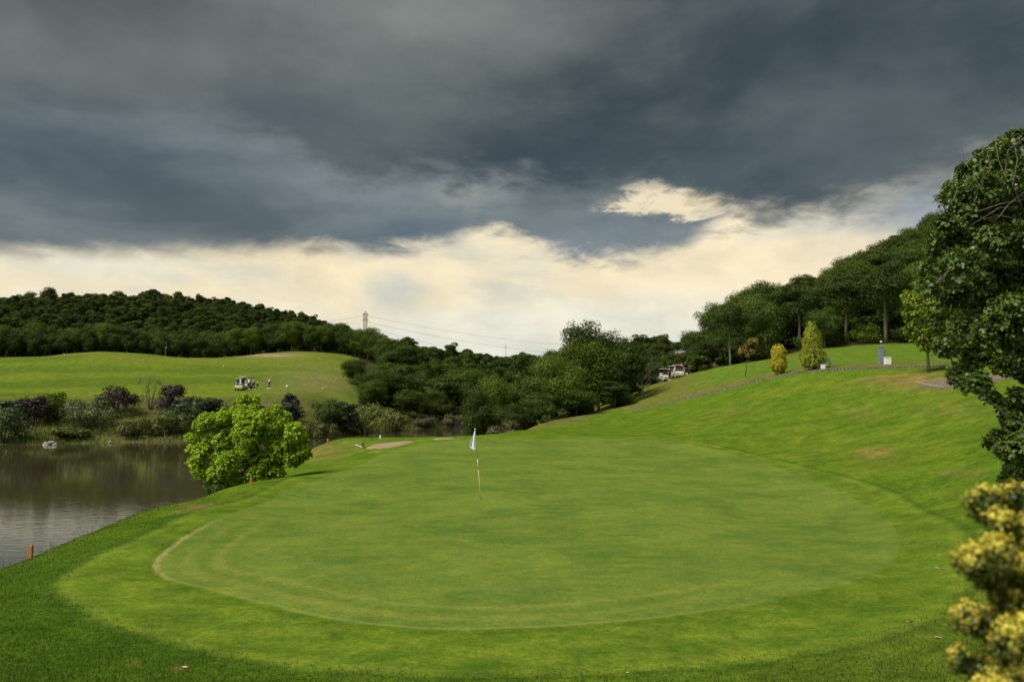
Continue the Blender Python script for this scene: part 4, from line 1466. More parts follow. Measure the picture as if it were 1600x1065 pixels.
bough_tree('maple_bush', mapl, (bx_[0], MY, bz), 12500, 0.086, 'maple', rs, OVAL, 'bark_dark', [(bx_[0], MY, bz - .2), (bx_[0] + .05, MY, bz + .5), (bx_[0], MY, bz + 1.3)], [.10, .08, .05],
           'bright lime green maple bush on the bank between the lake and the putting green', 'bush', leaves=6, up=0.9)

# low dark growth under the maple
for px, Y, sc_, lab in ((355, 29.6, 0.9, 'low dark weeds under the left side of the bright maple'), (420, 31.5, 0.9, 'low dark weeds under the right side of the bright maple')):
    x = (px - 800) / F * Y
    fm, tm = bush_mesh(1.8, 0.8, int(px), 'broad', 2200, 0.08)
    plant('weed_clump', [('foliage', fm), ('stem', tm)], (x, Y, h1(x, Y) - .1), 0, sc_, lab, 'shrub')

# ================================================================== near oak, right edge
rs = np.random.RandomState(29)
OY = 12.0
osil = [(1590, 640, 20), (1600, 668, 26), (1574, 634, 12), (1590, 615, 12), (1590, 215, 22), (1568, 232, 22), (1540, 250, 24), (1512, 268, 18), (1580, 265, 34), (1540, 290, 32), (1495, 300, 26), (1470, 308, 13), (1505, 330, 30), (1478, 352, 26), (1550, 335, 38), (1590, 320, 36),
        (1470, 385, 30), (1510, 375, 32), (1560, 385, 40), (1600, 380, 40), (1458, 415, 24), (1500, 420, 34), (1545, 430, 38), (1590, 440, 40), (1452, 452, 22), (1490, 462, 34), (1535, 475, 38), (1585, 490, 40),
        (1470, 500, 28), (1515, 515, 36), (1560, 525, 38), (1600, 540, 36), (1482, 545, 26), (1525, 560, 30), (1570, 568, 24), (1500, 585, 20), (1530, 600, 22), (1548, 622, 14), (1512, 602, 12), (1600, 585, 18),
        (1600, 640, 18), (1582, 655, 18), (1560, 682, 14), (1548, 690, 9), (1595, 690, 28), (1575, 712, 16), (1600, 735, 30), (1575, 750, 16), (1585, 778, 18), (1605, 790, 24), (1570, 775, 9),
        (1640, 260, 50), (1650, 340, 60), (1650, 430, 60), (1650, 520, 60), (1640, 690, 44), (1650, 600, 40), (1660, 770, 44), (1700, 400, 80), (1700, 560, 80), (1720, 700, 70), (1680, 250, 60), (1760, 320, 80), (1770, 480, 90)]
ok = []; okd = []
for (px, py, r_) in osil:
    for q_ in range(2 if r_ > 16 else 1):
        dY = rs.uniform(-1.2, 1.5) * min(1, r_ / 30) if q_ == 0 else rs.uniform(0.3, 2.2)
        x, y, z = at(px + rs.uniform(-5, 5) * q_, py + rs.uniform(-5, 5), OY + dY)
        rr = r_ / F * OY * (0.62 + 0.42 * rs.uniform())
        ok.append((x, y, z, rr, rr, rr * 0.8)); okd.append(0.3 if px > 1610 else (2.4 if py > 570 else rs.uniform(0.45, 1.5)))
tx = (1760 - 800) / F * OY
tz = h1(tx, OY + .8)


def oak_tip(C, r, d, rs_):
    return np.clip((r - 0.7) * 2.2, 0, 1) * rs_.uniform(0, 1, len(C)) ** 1.5


bough_tree('oak_tree', ok, (tx, OY + .8, tz), 14500, 0.070, 'oak', rs, OAK, 'bark', [(tx, OY + .8, tz - .3), (tx - .05, OY + .8, tz + 1.2), (tx - .3, OY + .7, tz + 2.6), (tx - .7, OY + .5, tz + 4.2), (tx - 1.1, OY + .5, tz + 5.6)], [.26, .22, .18, .13, .06],
           'large near oak with dark lobed leaves hanging in at the right edge', 'tree', tipf=oak_tip, leaves=6, up=0.8, dens=okd)

# bare grey twigs climbing in the oak
tw = MB()
rs = np.random.RandomState(31)
for (p0, p1, p2, p3) in (((1600, 215), (1575, 235), (1570, 270), (1555, 300)), ((1540, 228), (1548, 260), (1530, 290), (1545, 320)), ((1555, 215), (1560, 250), (1572, 280), (1560, 310)),
                         ((1600, 300), (1575, 320), (1560, 340), (1545, 345)), ((1500, 325), (1530, 330), (1565, 318), (1600, 312)), ((1525, 245), (1522, 275), (1535, 300), (1560, 312)),
                         ((1580, 205), (1590, 250), (1582, 290), (1600, 330)), ((1520, 350), (1545, 335), (1560, 325), (1590, 322)), ((1545, 355), (1548, 370), (1552, 385), (1556, 392)), ((1600, 345), (1580, 340), (1560, 336), (1540, 342))):
    yy = OY - 1.35
    tw.tube([at(*p0, yy + .1), at(*p1, yy), at(*p2, yy), at(*p3, yy + .1)], [.003, .0055, .006, .003], 5)
# dead twigs poking above the crown
tw.tube([at(1507, 262, OY), at(1505, 245, OY), at(1504, 228, OY)], [.008, .006, .003], 4)
tw.tube([at(1505, 240, OY), at(1509, 232, OY)], [.004, .003], 4)
tw.tube([at(1520, 258, OY), at(1524, 244, OY), at(1528, 236, OY)], [.006, .004, .003], 4)
oakroot = [o for o in COL.objects if o.name.startswith('oak_tree')][0]
two = tw.build('bare_twigs', M['bark_pale'])
two.data.transform(Matrix.Translation(-Vector(oakroot.location)))
two.parent = oakroot

# ================================================================== golden conifer shrub, bottom right (very near)
rs = np.random.RandomState(37)
GYD = 2.75
gs_ = [(1540, 790, 30), (1565, 815, 22), (1518, 878, 26), (1545, 900, 22), (1585, 840, 30), (1515, 968, 27), (1548, 975, 30), (1503, 1032, 20), (1535, 1048, 24), (1595, 780, 26), (1600, 1000, 42), (1580, 930, 34),
       (1620, 850, 50), (1620, 930, 50), (1640, 1040, 60), (1580, 1065, 40), (1610, 890, 34), (1560, 860, 22), (1575, 1010, 30), (1660, 800, 50), (1680, 900, 60), (1560, 1110, 50), (1640, 1150, 70), (1700, 1000, 80)]
V_l = []; N_l = []; T_l = []; C_l = []
for gi_, (px, py, r_) in enumerate(gs_):
    cx, cy, cz_ = at(px, py, GYD + rs.uniform(-0.05, 0.25))
    rr = r_ / F * GYD * 0.92
    nt_ = int(70 * (r_ / 30) ** 1.6)
    d = nrm(rs.normal(0, 1, (nt_, 3)) + np.array([-0.35, -0.3, 0.55]))
    C = np.array([cx, cy, cz_]) + d * rr * rs.uniform(0.72, 1.05, (nt_, 1))
    for ci in range(nt_):
        m_ = 26
        ax = nrm((d[ci] + np.array([0, 0, 0.7]))[None])[0]
        off = rs.normal(0, 1, (m_, 3)) * 0.0105
        hh = rs.uniform(-0.03, 0.018, m_)
        P = C[ci] + off * (0.6 + 0.4 * rs.uniform()) + ax * hh[:, None]
        V_l.append(P)
        N_l.append(nrm(off / 0.0105 + ax * 0.6))
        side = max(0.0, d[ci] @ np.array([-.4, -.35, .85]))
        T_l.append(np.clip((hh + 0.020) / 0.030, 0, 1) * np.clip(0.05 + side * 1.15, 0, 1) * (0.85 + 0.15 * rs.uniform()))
        C_l.append(np.full(m_, rs.uniform()))
P = np.concatenate(V_l); N = np.concatenate(N_l)
gxb, gyb = 1.95, 2.95
gzb = h1(gxb, gyb)
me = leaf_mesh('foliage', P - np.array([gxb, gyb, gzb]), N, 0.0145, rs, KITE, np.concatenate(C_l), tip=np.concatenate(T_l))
me.materials.append(M['gold'])
# inner dark green foliage
Lb = [(x - gxb, y - gyb, z - gzb, r, r, r) for (x, y, z, r) in [(*at(px, py, GYD + .18), r_ / F * GYD * .95) for px, py, r_ in gs_]]
Lb += [(0.0, 0.05, 0.35, .28, .25, .3), (0.05, 0.05, .75, .26, .25, .3), (0.1, .05, 1.05, .2, .2, .2)]
P, N, cl, kk = lobes_points(Lb, 16000, rs, 0.7, 0.2)
me2 = leaf_mesh('inner_foliage', P, N, 0.022, rs, KITE, cl, tip=np.zeros(len(P)))
me2.materials.append(M['gold'])
t = MB()
for k in range(7):
    lb = Lb[k * 3]
    t.tube([(0, 0, -.1), (lb[0] * .3, lb[1] * .3, lb[2] * .6), lb[:3]], [.025, .015, .005], 6, False)
tm = t.mesh('stem', True); tm.materials.append(M['bark'])
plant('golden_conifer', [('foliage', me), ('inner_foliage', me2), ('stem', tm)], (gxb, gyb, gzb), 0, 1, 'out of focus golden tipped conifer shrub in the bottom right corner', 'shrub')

# ================================================================== conifers on the right
def cone_conifer(px, py, pyt, Y, prof, mat, label, seed, tipf=0.0, wpx=36):
    """prof: list of (height fraction, radius fraction)"""
    rs = np.random.RandomState(seed)
    x = (px - 800) / F * Y; z = h1(x, Y)
    h = at(px, pyt, Y)[2] - z
    R = wpx / 2 / F * Y * 1.0
    n = 950
    hf = rs.uniform(0.04, 1, n)
    rf = np.interp(hf, [p[0] for p in prof], [p[1] for p in prof])
    keep = rs.uniform(0, 1, n) < np.clip(rf + .12, 0, 1)
    hf, rf = hf[keep], rf[keep]; n = len(hf)
    a = rs.uniform(0, 2 * PI, n)
    rr = R * rf * rs.uniform(0.80, 1.04, n)
    C = np.stack([np.cos(a) * rr, np.sin(a) * rr, hf * h], 1)
    m_ = 16
    Cn = np.repeat(C, m_, 0)
    out = np.repeat(np.stack([np.cos(a), np.sin(a), np.zeros(n)], 1), m_, 0)
    q_ = rs.uniform(-1, 1, (n * m_, 1))
    P = Cn + rs.normal(0, 0.045 * R / .9, (n * m_, 3)) + np.array([0, 0, 1.0]) * q_ * 0.13 + out * (0.05 * (1 - q_ ** 2))
    N = nrm(out + np.array([0, 0, .3]) + rs.normal(0, .4, (n * m_, 3)))
    tip = np.clip(q_[:, 0], 0, 1) * tipf
    me = leaf_mesh('foliage', P, N, 0.075, rs, KITE, np.repeat(rs.uniform(0, 1, n), m_), tip=tip, flat=0.3)
    me.materials.append(M[mat])
    # inner body of older foliage
    L = [(0, 0, h * f_, R * r_ * .7, R * r_ * .7, h * .13) for f_, r_ in prof[1:-1]]
    P, N, cl, kk = lobes_points(L, 3000, rs, 0.4)
    me2 = leaf_mesh('inner_foliage', P, N, 0.12, rs, KITE, cl)
    me2.materials.append(M['broad'])
    t = MB(); t.tube([(0, 0, -.2), (0, 0, h * .5), (0, 0, h * .92)], [.07, .05, .01], 7)
    tm = t.mesh('trunk', True); tm.materials.append(M['bark'])
    return plant('garden_conifer', [('foliage', me), ('inner_foliage', me2), ('trunk', tm)], (x, Y, z), 0, 1, label, 'conifer')


cone_conifer(1270, 582, 503, 61.5, [(0.0, .45), (.08, .8), (.2, 1.0), (.33, .95), (.42, .78), (.6, .72), (.75, .56), (.88, .36), (1, .12)], 'cypress', 'tall yellow green cone shaped conifer beside the path', 61, 0.2, 38)
cone_conifer(1217, 584, 539, 66, [(0.0, .3), (.12, .55), (.28, .95), (.42, 1.0), (.52, .72), (.62, .80), (.8, .82), (.92, .6), (1, .2)], 'topiary', 'short golden waisted conifer left of the tall cone', 62, 0.5, 25)

# yellow green tree beside the path, partly behind the oak
rs = np.random.RandomState(65)
yt = []
YY = 52.0
for (px, py, r_) in ((1425, 470, 16), (1430, 490, 18), (1442, 450, 18), (1422, 512, 12), (1437, 520, 20), (1455, 480, 24), (1462, 510, 24), (1448, 535, 15), (1470, 540, 18), (1455, 440, 16), (1475, 460, 24), (1480, 500, 24), (1485, 530, 18), (1418, 462, 10)):
    x, y, z = at(px, py, YY + rs.uniform(-.7, .7)); rr = r_ / F * YY
    yt.append((x, y, z, rr, rr, rr * .9))
b_ = at(1451, 576, YY)
zb = h1(b_[0], YY)
bough_tree('young_tree', yt, (b_[0], YY, zb), 1700, 0.16, 'goldtree', rs, OVAL, 'bark_pale', [(b_[0], YY, zb - .2), (b_[0] - .03, YY, zb + 1), (b_[0], YY, zb + 2), (b_[0] + .1, YY, zb + 3.4)], [.10, .085, .07, .04],
           'yellow green young tree with a bare straight trunk beside the path', 'tree', leaves=6)

# autumn sapling left of the conifers
rs = np.random.RandomState(66)
yt = []
YY = 75.0
for (px, py, r_) in ((1172, 535, 9), (1180, 532, 7), (1162, 545, 8), (1175, 548, 7), (1158, 550, 5), (1168, 555, 5), (1183, 542, 5)):
    x, y, z = at(px, py, YY + rs.uniform(-.3, .3)); rr = r_ / F * YY
    yt.append((x, y, z, rr, rr, rr * .7))
b_ = at(1165, 586, YY); zb = h1(b_[0], YY)
bough_tree('sapling', yt, (b_[0], YY, zb), 150, 0.15, 'autumn', rs, OVAL, 'bark', [(b_[0], YY, zb - .1), (b_[0] + .1, YY, zb + 1.2), (b_[0] + .3, YY, zb + 2.3)], [.05, .04, .02],
           'thin sapling with sparse reddish and yellow leaves left of the golden conifers', 'sapling', leaves=5)

# leafless tree right of the grove
rs = np.random.RandomState(67)
t = MB()
BY = 96
bxx = at(1002, 616, BY); bz_ = h1(bxx[0], BY)


def branch(p, d, l, r, dep):
    e = p + d * l
    m_ = (p + e) / 2 + Vector(rs.normal(0, .06, 3)) * l
    t.tube([p, m_, e], [r, r * .8, r * .6], 5, False)
    if dep == 0:
        return
    for q_ in range(3 if dep > 1 else 4):
        nd = (d + Vector(rs.normal(0, .48, 3)) + Vector((0, 0, .12))).normalized()
        branch(e if q_ < 2 else m_, nd, l * rs.uniform(.6, .85), r * .58, dep - 1)


branch(Vector((0, 0, -.2)), Vector((.03, 0, 1)), 2.1, .13, 5)
tm = t.mesh('branches', True); tm.materials.append(M['bark'])
P = np.array([v.co[:] for v in tm.vertices]); P = P[P[:, 2] > 1.8]
P = P[rs.choice(len(P), 700)] + rs.normal(0, .08, (700, 3))
fm = leaf_mesh('foliage', P, rs.normal(0, 1, P.shape), 0.14, rs, KITE); fm.materials.append(M['pine'])
plant('bare_tree', [('branches', tm), ('foliage', fm)], (bxx[0], BY, bz_), 0, 0.95, 'thin nearly leafless tree just right of the middle grove', 'tree')

# ================================================================== path with kerb
pc = np.array([at(*q_)[:2] for q_ in ((985, 643, 80), (1100, 617, 71), (1200, 592, 64.5), (1250, 582, 61), (1300, 578, 59), (1380, 575.5, 57), (1460, 573, 54.5), (1530, 571, 52.5), (1600, 568, 51), (1760, 560, 47))])
seg = []
for i in range(len(pc) - 1):
    for j in range(14):
        a, b = pc[max(i - 1, 0)], pc[i]; c_, d = pc[i + 1], pc[min(i + 2, len(pc) - 1)]
        tt = j / 14
        seg.append(0.5 * ((2 * b) + (-a + c_) * tt + (2 * a - 5 * b + 4 * c_ - d) * tt * tt + (-a + 3 * b - 3 * c_ + d) * tt ** 3))
seg = np.array(seg)
tg = nrm(np.gradient(seg, axis=0)); nm_ = np.stack([-tg[:, 1], tg[:, 0]], 1)
nm_ = np.where(nm_[:, 1:2] < 0, -nm_, nm_)        # towards the far side
near_e = seg; far_e = seg + nm_ * 0.95
zn = H(near_e[:, 0], near_e[:, 1]); zf = H(far_e[:, 0], far_e[:, 1])
m_ = len(seg)
pb_ = MB()
vs = []
for i in range(m_):
    zt = zn[i] + 0.06
    vs += [(near_e[i][0], near_e[i][1], zn[i] - .3), (near_e[i][0], near_e[i][1], zt), (far_e[i][0], far_e[i][1], max(zt, zf[i] + .02)), (far_e[i][0], far_e[i][1], zf[i] - .3)]
fs = []
for i in range(m_ - 1):
    for k in range(3):
        fs.append((i * 4 + k, (i + 1) * 4 + k, (i + 1) * 4 + k + 1, i * 4 + k + 1))
pb_.add(vs, fs)
pathob = pb_.build('cart_path', M['path'])
tag(pathob, kind='structure')
kb = MB()
rs = np.random.RandomState(71)
ln = 0
for i in range(m_ - 1):
    a, b = near_e[i], near_e[i + 1]
    L_ = np.linalg.norm(b - a)
    n_ = max(1, int(L_ / .45))
    for j in range(n_):
        p = a + (b - a) * (j + .5) / n_
        zt = zn[i] * (1 - (j + .5) / n_) + zn[i + 1] * (j + .5) / n_
        if rs.uniform() < 0.10: continue
        an = math.atan2(tg[i][1], tg[i][0]) + rs.uniform(-.06, .06)
        Mx = Matrix.Translation((p[0] - nm_[i][0] * .10, p[1] - nm_[i][1] * .10, zt)) @ Matrix.Rotation(an, 4, 'Z')
        hl = L_ / n_ / 2 * rs.uniform(.80, .94)
        kb.box(-hl, hl, -.09, .09, -.25, rs.uniform(.03, .10), .015, Mx)
ko = kb.build('kerb_stone', M['stone'], pathob)
ko['kind'] = 'stuff'

# ================================================================== bunker, strips, tee bed
def patch(name, pxs, mat, lift, kind='structure', label=None, cat=None, y1=70, bumpy=0.0, nr=5):
    """sheet that follows the ground inside an outline"""
    P = smooth_poly([hit(px, py, 8, y1)[:2] for px, py in pxs], 5)
    cen = P.mean(0)
    vs = [(cen[0], cen[1], h1(*cen) + lift - bumpy)]
    for k in range(1, nr + 1):
        f_ = k / nr
        R_ = cen + (P - cen) * f_
        zz = H(R_[:, 0], R_[:, 1]) + (lift if k < nr else -0.02) - bumpy * (1 - f_ ** 3)
        vs += [(R_[i, 0], R_[i, 1], zz[i]) for i in range(len(P))]
    n_ = len(P)
    fs = [(0, 1 + i, 1 + (i + 1) % n_) for i in range(n_)]
    for k in range(nr - 1):
        for i in range(n_):
            a, b = 1 + k * n_ + i, 1 + k * n_ + (i + 1) % n_
            fs.append((a, a + n_, b + n_, b))
    o = MB().add(vs, fs).build(name, mat, None, True)
    tag(o, label, cat, kind=kind)
    return o


patch('sand_bunker', [(570, 701), (585, 695), (605, 692), (628, 690), (648, 689), (640, 693), (622, 697), (600, 700)], M['sand'], 0.06)
patch('sand_strip', [(676, 686.3), (690, 685.2), (709, 684.6), (709, 685.6), (692, 686.4)], M['sand'], 0.05)

# tee bed: earth bed with pale kerbs
def tee_bed():
    Ya, Yb = 44.5, 47.6
    x0 = at(1474, 611, Ya)[0]; x1 = at(1584, 611, Ya)[0]
    za, zb_ = h1((x0 + x1) / 2, Ya), h1((x0 + x1) / 2, Yb)
    z0 = (za + zb_) / 2 + .07
    e = empty('tee_bed', ((x0 + x1) / 2, (Ya + Yb) / 2, z0), -0.04)
    e.rotation_euler[0] = math.atan2(zb_ - za, Yb - Ya)
    e.rotation_euler[1] = -math.atan2(h1(x1, (Ya + Yb) / 2) - h1(x0, (Ya + Yb) / 2), x1 - x0)
    w_ = (x1 - x0) / 2; d = (Yb - Ya) / 2
    MB().box(-w_ + .15, w_ - .15, -d + .15, d - .15, -.5, -.02).build('earth', mat_simple('red_earth', (0.17, 0.115, 0.065), .95, .2, 4, .5), e)
    MB().box(-w_, w_, -d, -d + .148, -.6, .03).build('kerb', M['concrete'], e, bevel=.01)
    MB().box(-w_, w_, d - .148, d, -.6, .03).build('kerb', M['concrete'], e, bevel=.01)
    MB().box(-w_, -w_ + .148, -d + .15, d - .15, -.6, .03).build('kerb', M['concrete'], e, bevel=.01)
    MB().box(w_ - .148, w_, -d + .15, d - .15, -.6, .03).build('kerb', M['concrete'], e, bevel=.01)
    tag(e, 'low rectangular bed of bare reddish earth with pale kerbs behind the oak leaves', 'bed')


tee_bed()

# ================================================================== flagstick
fx, fy, fz = hit(751, 779, 15, 40)
fe = empty('flagstick', (fx, fy, fz))
tag(fe, 'golf flagstick with a limp pale flag standing in the hole of the green', 'flagstick')
HT = (780 - 673) / F * fy
lean = (742 - 751) / F * fy
p_at = lambda f_: (lean * f_, 0, HT * f_)
MB().tube([p_at(-.03), p_at(.42)], [.0065, .0065], 8).build('pole', M['pole'], fe, True)
MB().tube([p_at(.4205), p_at(.57)], [.0085, .008], 8).build('pole', M['white'], fe, True)
MB().tube([p_at(.5705), p_at(1.0)], [.0065, .006], 8).build('pole', M['steel'], fe, True)
MB().lathe([(.004, 0), (.018, .004), (.018, .03), (.004, .036)], 10, p_at(.995)).build('cap', M['white'], fe, True)
cup = MB()
prof = [(.054, .003), (.060, .003), (.060, -.12), (.054, -.12)]
for r_, z_ in prof:
    for k in range(20):
        cup.v.append((r_ * math.cos(2 * PI * k / 20), r_ * math.sin(2 * PI * k / 20), z_ + .012))
for i in range(4):
    for k in range(20):
        k2 = (k + 1) % 20
        a, b = i, (i + 1) % 4
        cup.f.append((a * 20 + k, a * 20 + k2, b * 20 + k2, b * 20 + k))
cup.build('cup', M['grey'], fe)
MB().lathe([(.053, 0), (.053, .002)], 20, (0, 0, .010)).build('hole', M['black'], fe)
# limp flag: cloth hanging from its top corner along the pole
fl = MB()
nu, nv = 14, 22
ztop = HT * .995; hang = (675 - 708) / -F * fy
for j in range(nv + 1):
    v_ = j / nv
    wd_ = np.interp(v_, (0, .3, .78, .86, 1.0), (.012, .085, .20, .17, .03))
    for i in range(nu + 1):
        u_ = i / nu
        x = lean * .98 + 0.008 - wd_ * u_ + 0.02 * v_
        y = 0.045 * math.sin(u_ * 9 + v_ * 2) * min(1, v_ * 2.2) * (0.3 + u_ * .7)
        z = ztop - hang * 1.05 * v_ * (1 - 0.10 * u_) - (0.015 * math.sin(u_ * 7) * v_)
        fl.v.append((x, y, z))
for j in range(nv):
    for i in range(nu):
        a = j * (nu + 1) + i
        fl.f.append((a, a + 1, a + nu + 2, a + nu + 1))
fo = fl.build('flag', M['flag'], fe, True)
so = fo.modifiers.new('thickness', 'SOLIDIFY'); so.thickness = .003

# ================================================================== stakes and small markers
def stake(name, px, py, hpx, y0, y1, mat, label, wpx=5, square=True, Y=None):
    if Y:
        x = (px - 800) / F * Y; p = (x, Y, h1(x, Y))
    else:
        p = hit(px, py, y0, y1)
    h = hpx / F * p[1]; w_ = wpx / F * p[1] / 2
    b = MB()
    b.box(-w_, w_, -w_, w_, -.25, h * .9)
    b.box(-w_, w_, -w_, w_, h * .9 + .0005, h, w_ * .45)
    o = b.build(name, mat)
    o.location = p
    tag(o, label, 'stake')
    return o


stake('marker_stake', 48, 871, 22, 12, 20, M['orange'], 'orange wooden stake on the near bank at the far left', 4.6)
stake('marker_stake', 392, 757, 11, 20, 34, M['orange'], 'short orange stake at the foot of the bright maple', 3.0)
stake('marker_stake', 512, 694, 9, 38, 52, M['orange'], 'orange stake on the crest left of the sand bunker', 2.4)
stake('marker_stake', 567, 699, 9, 35, 52, M['greenpaint'], 'dark green stake at the left end of the sand bunker', 2.6)
stake('marker_stake', 594, 685, 5, 40, 56, M['white'], 'small white stake behind the sand bunker', 2.0)
p0 = hit(556, 696, 30, 52); p1 = hit(566, 700, 30, 52)
o = MB().tube([(p0[0], p0[1], p0[2] + .05), (p1[0], p1[1], p1[2] + .05)], .018, 6).build('marker_rail', M['white'])
tag(o, 'short pale rail lying beside the dark green stake', 'rail')


def marker(px, py, Y, s_, lab, mat):
    x = (px - 800) / F * Y
    o = MB().lathe([(s_ * .55, 0), (s_ * .9, s_ * .3), (s_, s_ * .8), (s_ * .8, s_ * 1.5), (s_ * .3, s_ * 1.8)], 12).build('tee_marker', mat, None, True)
    o.location = (x, Y, h1(x, Y))
    tag(o, lab, 'marker')


marker(449, 606, 128, .19, 'white rounded marker on the left fairway right of the golfers', M['white'])
marker(505, 607, 130, .13, 'small pale marker on the left fairway near the dark trees', M['cream'])
marker(349, 575, 165, .15, 'small pale marker far up the left fairway', M['cream'])
for px, Y, h_, lab in ((258, 192, 2.2, 'thin distant flagstick on the far mound of the left fairway'), (98, 170, 1.8, 'thin pale post on the left side of the left fairway')):
    x = (px - 800) / F * Y
    o = MB().tube([(0, 0, -.1), (0, 0, h_)], .05, 6).box(.05, .35, -.01, .01, h_ - .3, h_).build('distant_flagstick', M['steel'])
    o.location = (x, Y, h1(x, Y)); tag(o, lab, 'flagstick')

# stones in the lake shallows
def rock(px, py, s_, seed, lab):
    rs_ = np.random.RandomState(seed)
    bm = bmesh.new()
    bmesh.ops.create_icosphere(bm, subdivisions=3, radius=1)
    ph = rs_.uniform(0, 6, 6)
    for v in bm.verts:
        k = 1 + .18 * math.sin(v.co.x * 3 + ph[0]) * math.sin(v.co.y * 4 + ph[1]) + .15 * math.sin(v.co.z * 5 + ph[2])
        v.co = Vector((v.co.x * s_[0] * k, v.co.y * s_[1] * k, v.co.z * s_[2] * k))
    me = bpy.data.meshes.new('shore_rock'); bm.to_mesh(me); bm.free()
    o = link('shore_rock', me, M['rock'])
    a, b = ray(px, py)
    Y = (WATER - CAMZ) / b
    o.location = (a * Y, Y, WATER + s_[2] * .3)
    tag(o, lab, 'rock')


M['rock'] = mat_simple('pale_rock', (0.30, 0.28, 0.25), .9, .2, 3, .6)
rock(80, 694, (.30, .3, .32), 1, 'larger pale rock in the shallows at the far left shore')
rock(72, 695, (.32, .3, .22), 2, 'low pale rock touching the left side of the larger one')
rock(86, 695.5, (.22, .25, .18), 3, 'flat pale rock touching the right side of the larger one')
rock(172, 692, (.18, .15, .18), 4, 'single small pale rock at the waterline right of the rock pair')
rock(263, 690, (.14, .1, .10), 5, 'tiny pale rock at the waterline below the straw green scrub')
o = MB().tube([(0, 0, -.3), (.1, 0, .5), (-.12, 0, 1.0), (.05, 0, 1.4)], [.05, .04, .03, .015], 5).build('dead_branch', M['bark_pale'])
xx = (261 - 800) / F * 88.5
o.location = (xx, 88.5, max(h1(xx, 88.5), WATER)); tag(o, 'crooked pale dead branch sticking up from the far shore', 'branch')

# ================================================================== golf carts
def copy_tree(o, parent=None):
    c_ = o.copy(); COL.objects.link(c_); c_.parent = parent
    for ch in list(o.children):
        copy_tree(ch, c_)
    return c_


def make_cart(loc, rz, label, group, bodymat='cream'):
    """front faces -Y"""
    e = empty('golf_cart', loc, rz)
    tag(e, label, 'golf cart', group)
    # front cowl, floor and rear body in one shell
    b = MB()
    b.prism([(-1.18, .28), (-1.20, .55), (-1.08, .78), (-.72, .92), (-.62, .90), (-.58, .34), (.05, .30), (.08, .62), (.55, .66), (.62, .80), (1.10, .78), (1.20, .60), (1.18, .30)], -.56, .56)
    b.build('body', M[bodymat], e, bevel=.02)
    MB().box(-.5, .5, -.56, .04, .345, .365).build('floor_mat', M['black'], e)
    MB().box(-.5, .5, .0, .52, .67, .82).build('seat', M['white'], e, bevel=.03)
    MB().box(-.5, .5, .50, .62, .86, 1.25).build('backrest', M['white'], e, bevel=.03)
    MB().box(-.60, .60, -.80, .95, 1.80, 1.87, .03).build('roof', M['cream'], e, bevel=.015)
    for sx_ in (-.52, .52):
        MB().tube([(sx_, -.72, .92), (sx_, -.55, 1.80)], .022, 6).build('roof_post', M['black'], e)
        MB().tube([(sx_, .72, .80), (sx_, .78, 1.80)], .022, 6).build('roof_post', M['black'], e)
    MB().add([(-.50, -.70, .95), (.50, -.70, .95), (.50, -.56, 1.70), (-.50, -.56, 1.70), (-.50, -.69, .95), (.50, -.69, .95), (.50, -.55, 1.70), (-.50, -.55, 1.70)],
             [(0, 1, 2, 3), (7, 6, 5, 4), (0, 4, 5, 1), (1, 5, 6, 2), (2, 6, 7, 3), (3, 7, 4, 0)]).build('windscreen', M['glass'], e)
    st_ = MB().tube([(-.25, -.60, .80), (-.25, -.38, 1.02)], .02, 6)
    for k in range(12):
        a0, a1 = 2 * PI * k / 12, 2 * PI * (k + 1) / 12
        f_ = lambda a: (-.25 + .17 * math.cos(a), -.38 + .10 * math.sin(a), 1.02 + .13 * math.sin(a))
        st_.tube([f_(a0), f_(a1)], .015, 5)
    st_.build('steering_wheel', M['black'], e)
    for sx_ in (-.36, .36):
        MB().lathe([(.06, -.015), (.055, .01)], 12, (0, 0, 0), 'x').mesh('h')
        h_ = MB().box(sx_ - .09, sx_ + .09, -1.225, -1.20, .58, .66).build('headlight', M['glass'], e)
    for sx_ in (-.50, .50):
        for yy in (-.82, .80):
            wv = empty('wheel', (0, 0, 0)); bpy.data.objects.remove(wv)
            wo_ = MB().lathe([(.12, -.10), (.21, -.10), (.235, -.06), (.235, .06), (.21, .10), (.12, .10)], 16, (sx_, yy, .235), 'x').build('wheel', M['black'], e, True)
            MB().lathe([(.02, -.112), (.115, -.104), (.115, .104), (.02, .112)], 12, (sx_, yy, .235), 'x').build('rim', M['white'], wo_, False)
    MB().box(-.45, .45, .64, 1.12, .80, .86).build('bag_rack', M['black'], e)
    return e


def golf_bag(loc, mat, label, rz=0):
    e = empty('golf_bag', loc, rz); tag(e, label, 'golf bag')
    MB().lathe([(.10, 0), (.12, .08), (.11, .45), (.13, .80), (.12, .84)], 12).build('bag_body', mat, e, True)
    for k in range(5):
        a = k * 1.25
        MB().tube([(math.cos(a) * .05, math.sin(a) * .05, .5), (math.cos(a) * .09, math.sin(a) * .09, 1.08)], .012, 5).tube([(math.cos(a) * .09, math.sin(a) * .09, 1.08), (math.cos(a) * .09 + .08, math.sin(a) * .09, 1.10)], .022, 5).build('club', M['steel'], e)
    return e


def gnd(px, Y):
    x = (px - 800) / F * Y
    return Vector((x, Y, h1(x, Y)))


CG = 'golf carts on the left fairway'
cL = make_cart(gnd(376, 124), PI + 0.12, 'pale golf cart seen from behind at the left of the golfers', CG)
c2_ = copy_tree(cL); c2_.location = gnd(384, 127.2); c2_.rotation_euler[2] = PI + 0.95
tag(c2_, 'pale golf cart angled behind the one seen from the rear')
def bag_on(cart, dx, mat, lab):
    M_ = Matrix.Translation(cart.location) @ Matrix.Rotation(cart.rotation_euler[2], 4, 'Z')
    golf_bag(M_ @ Vector((dx, .86, .87)), mat, lab)


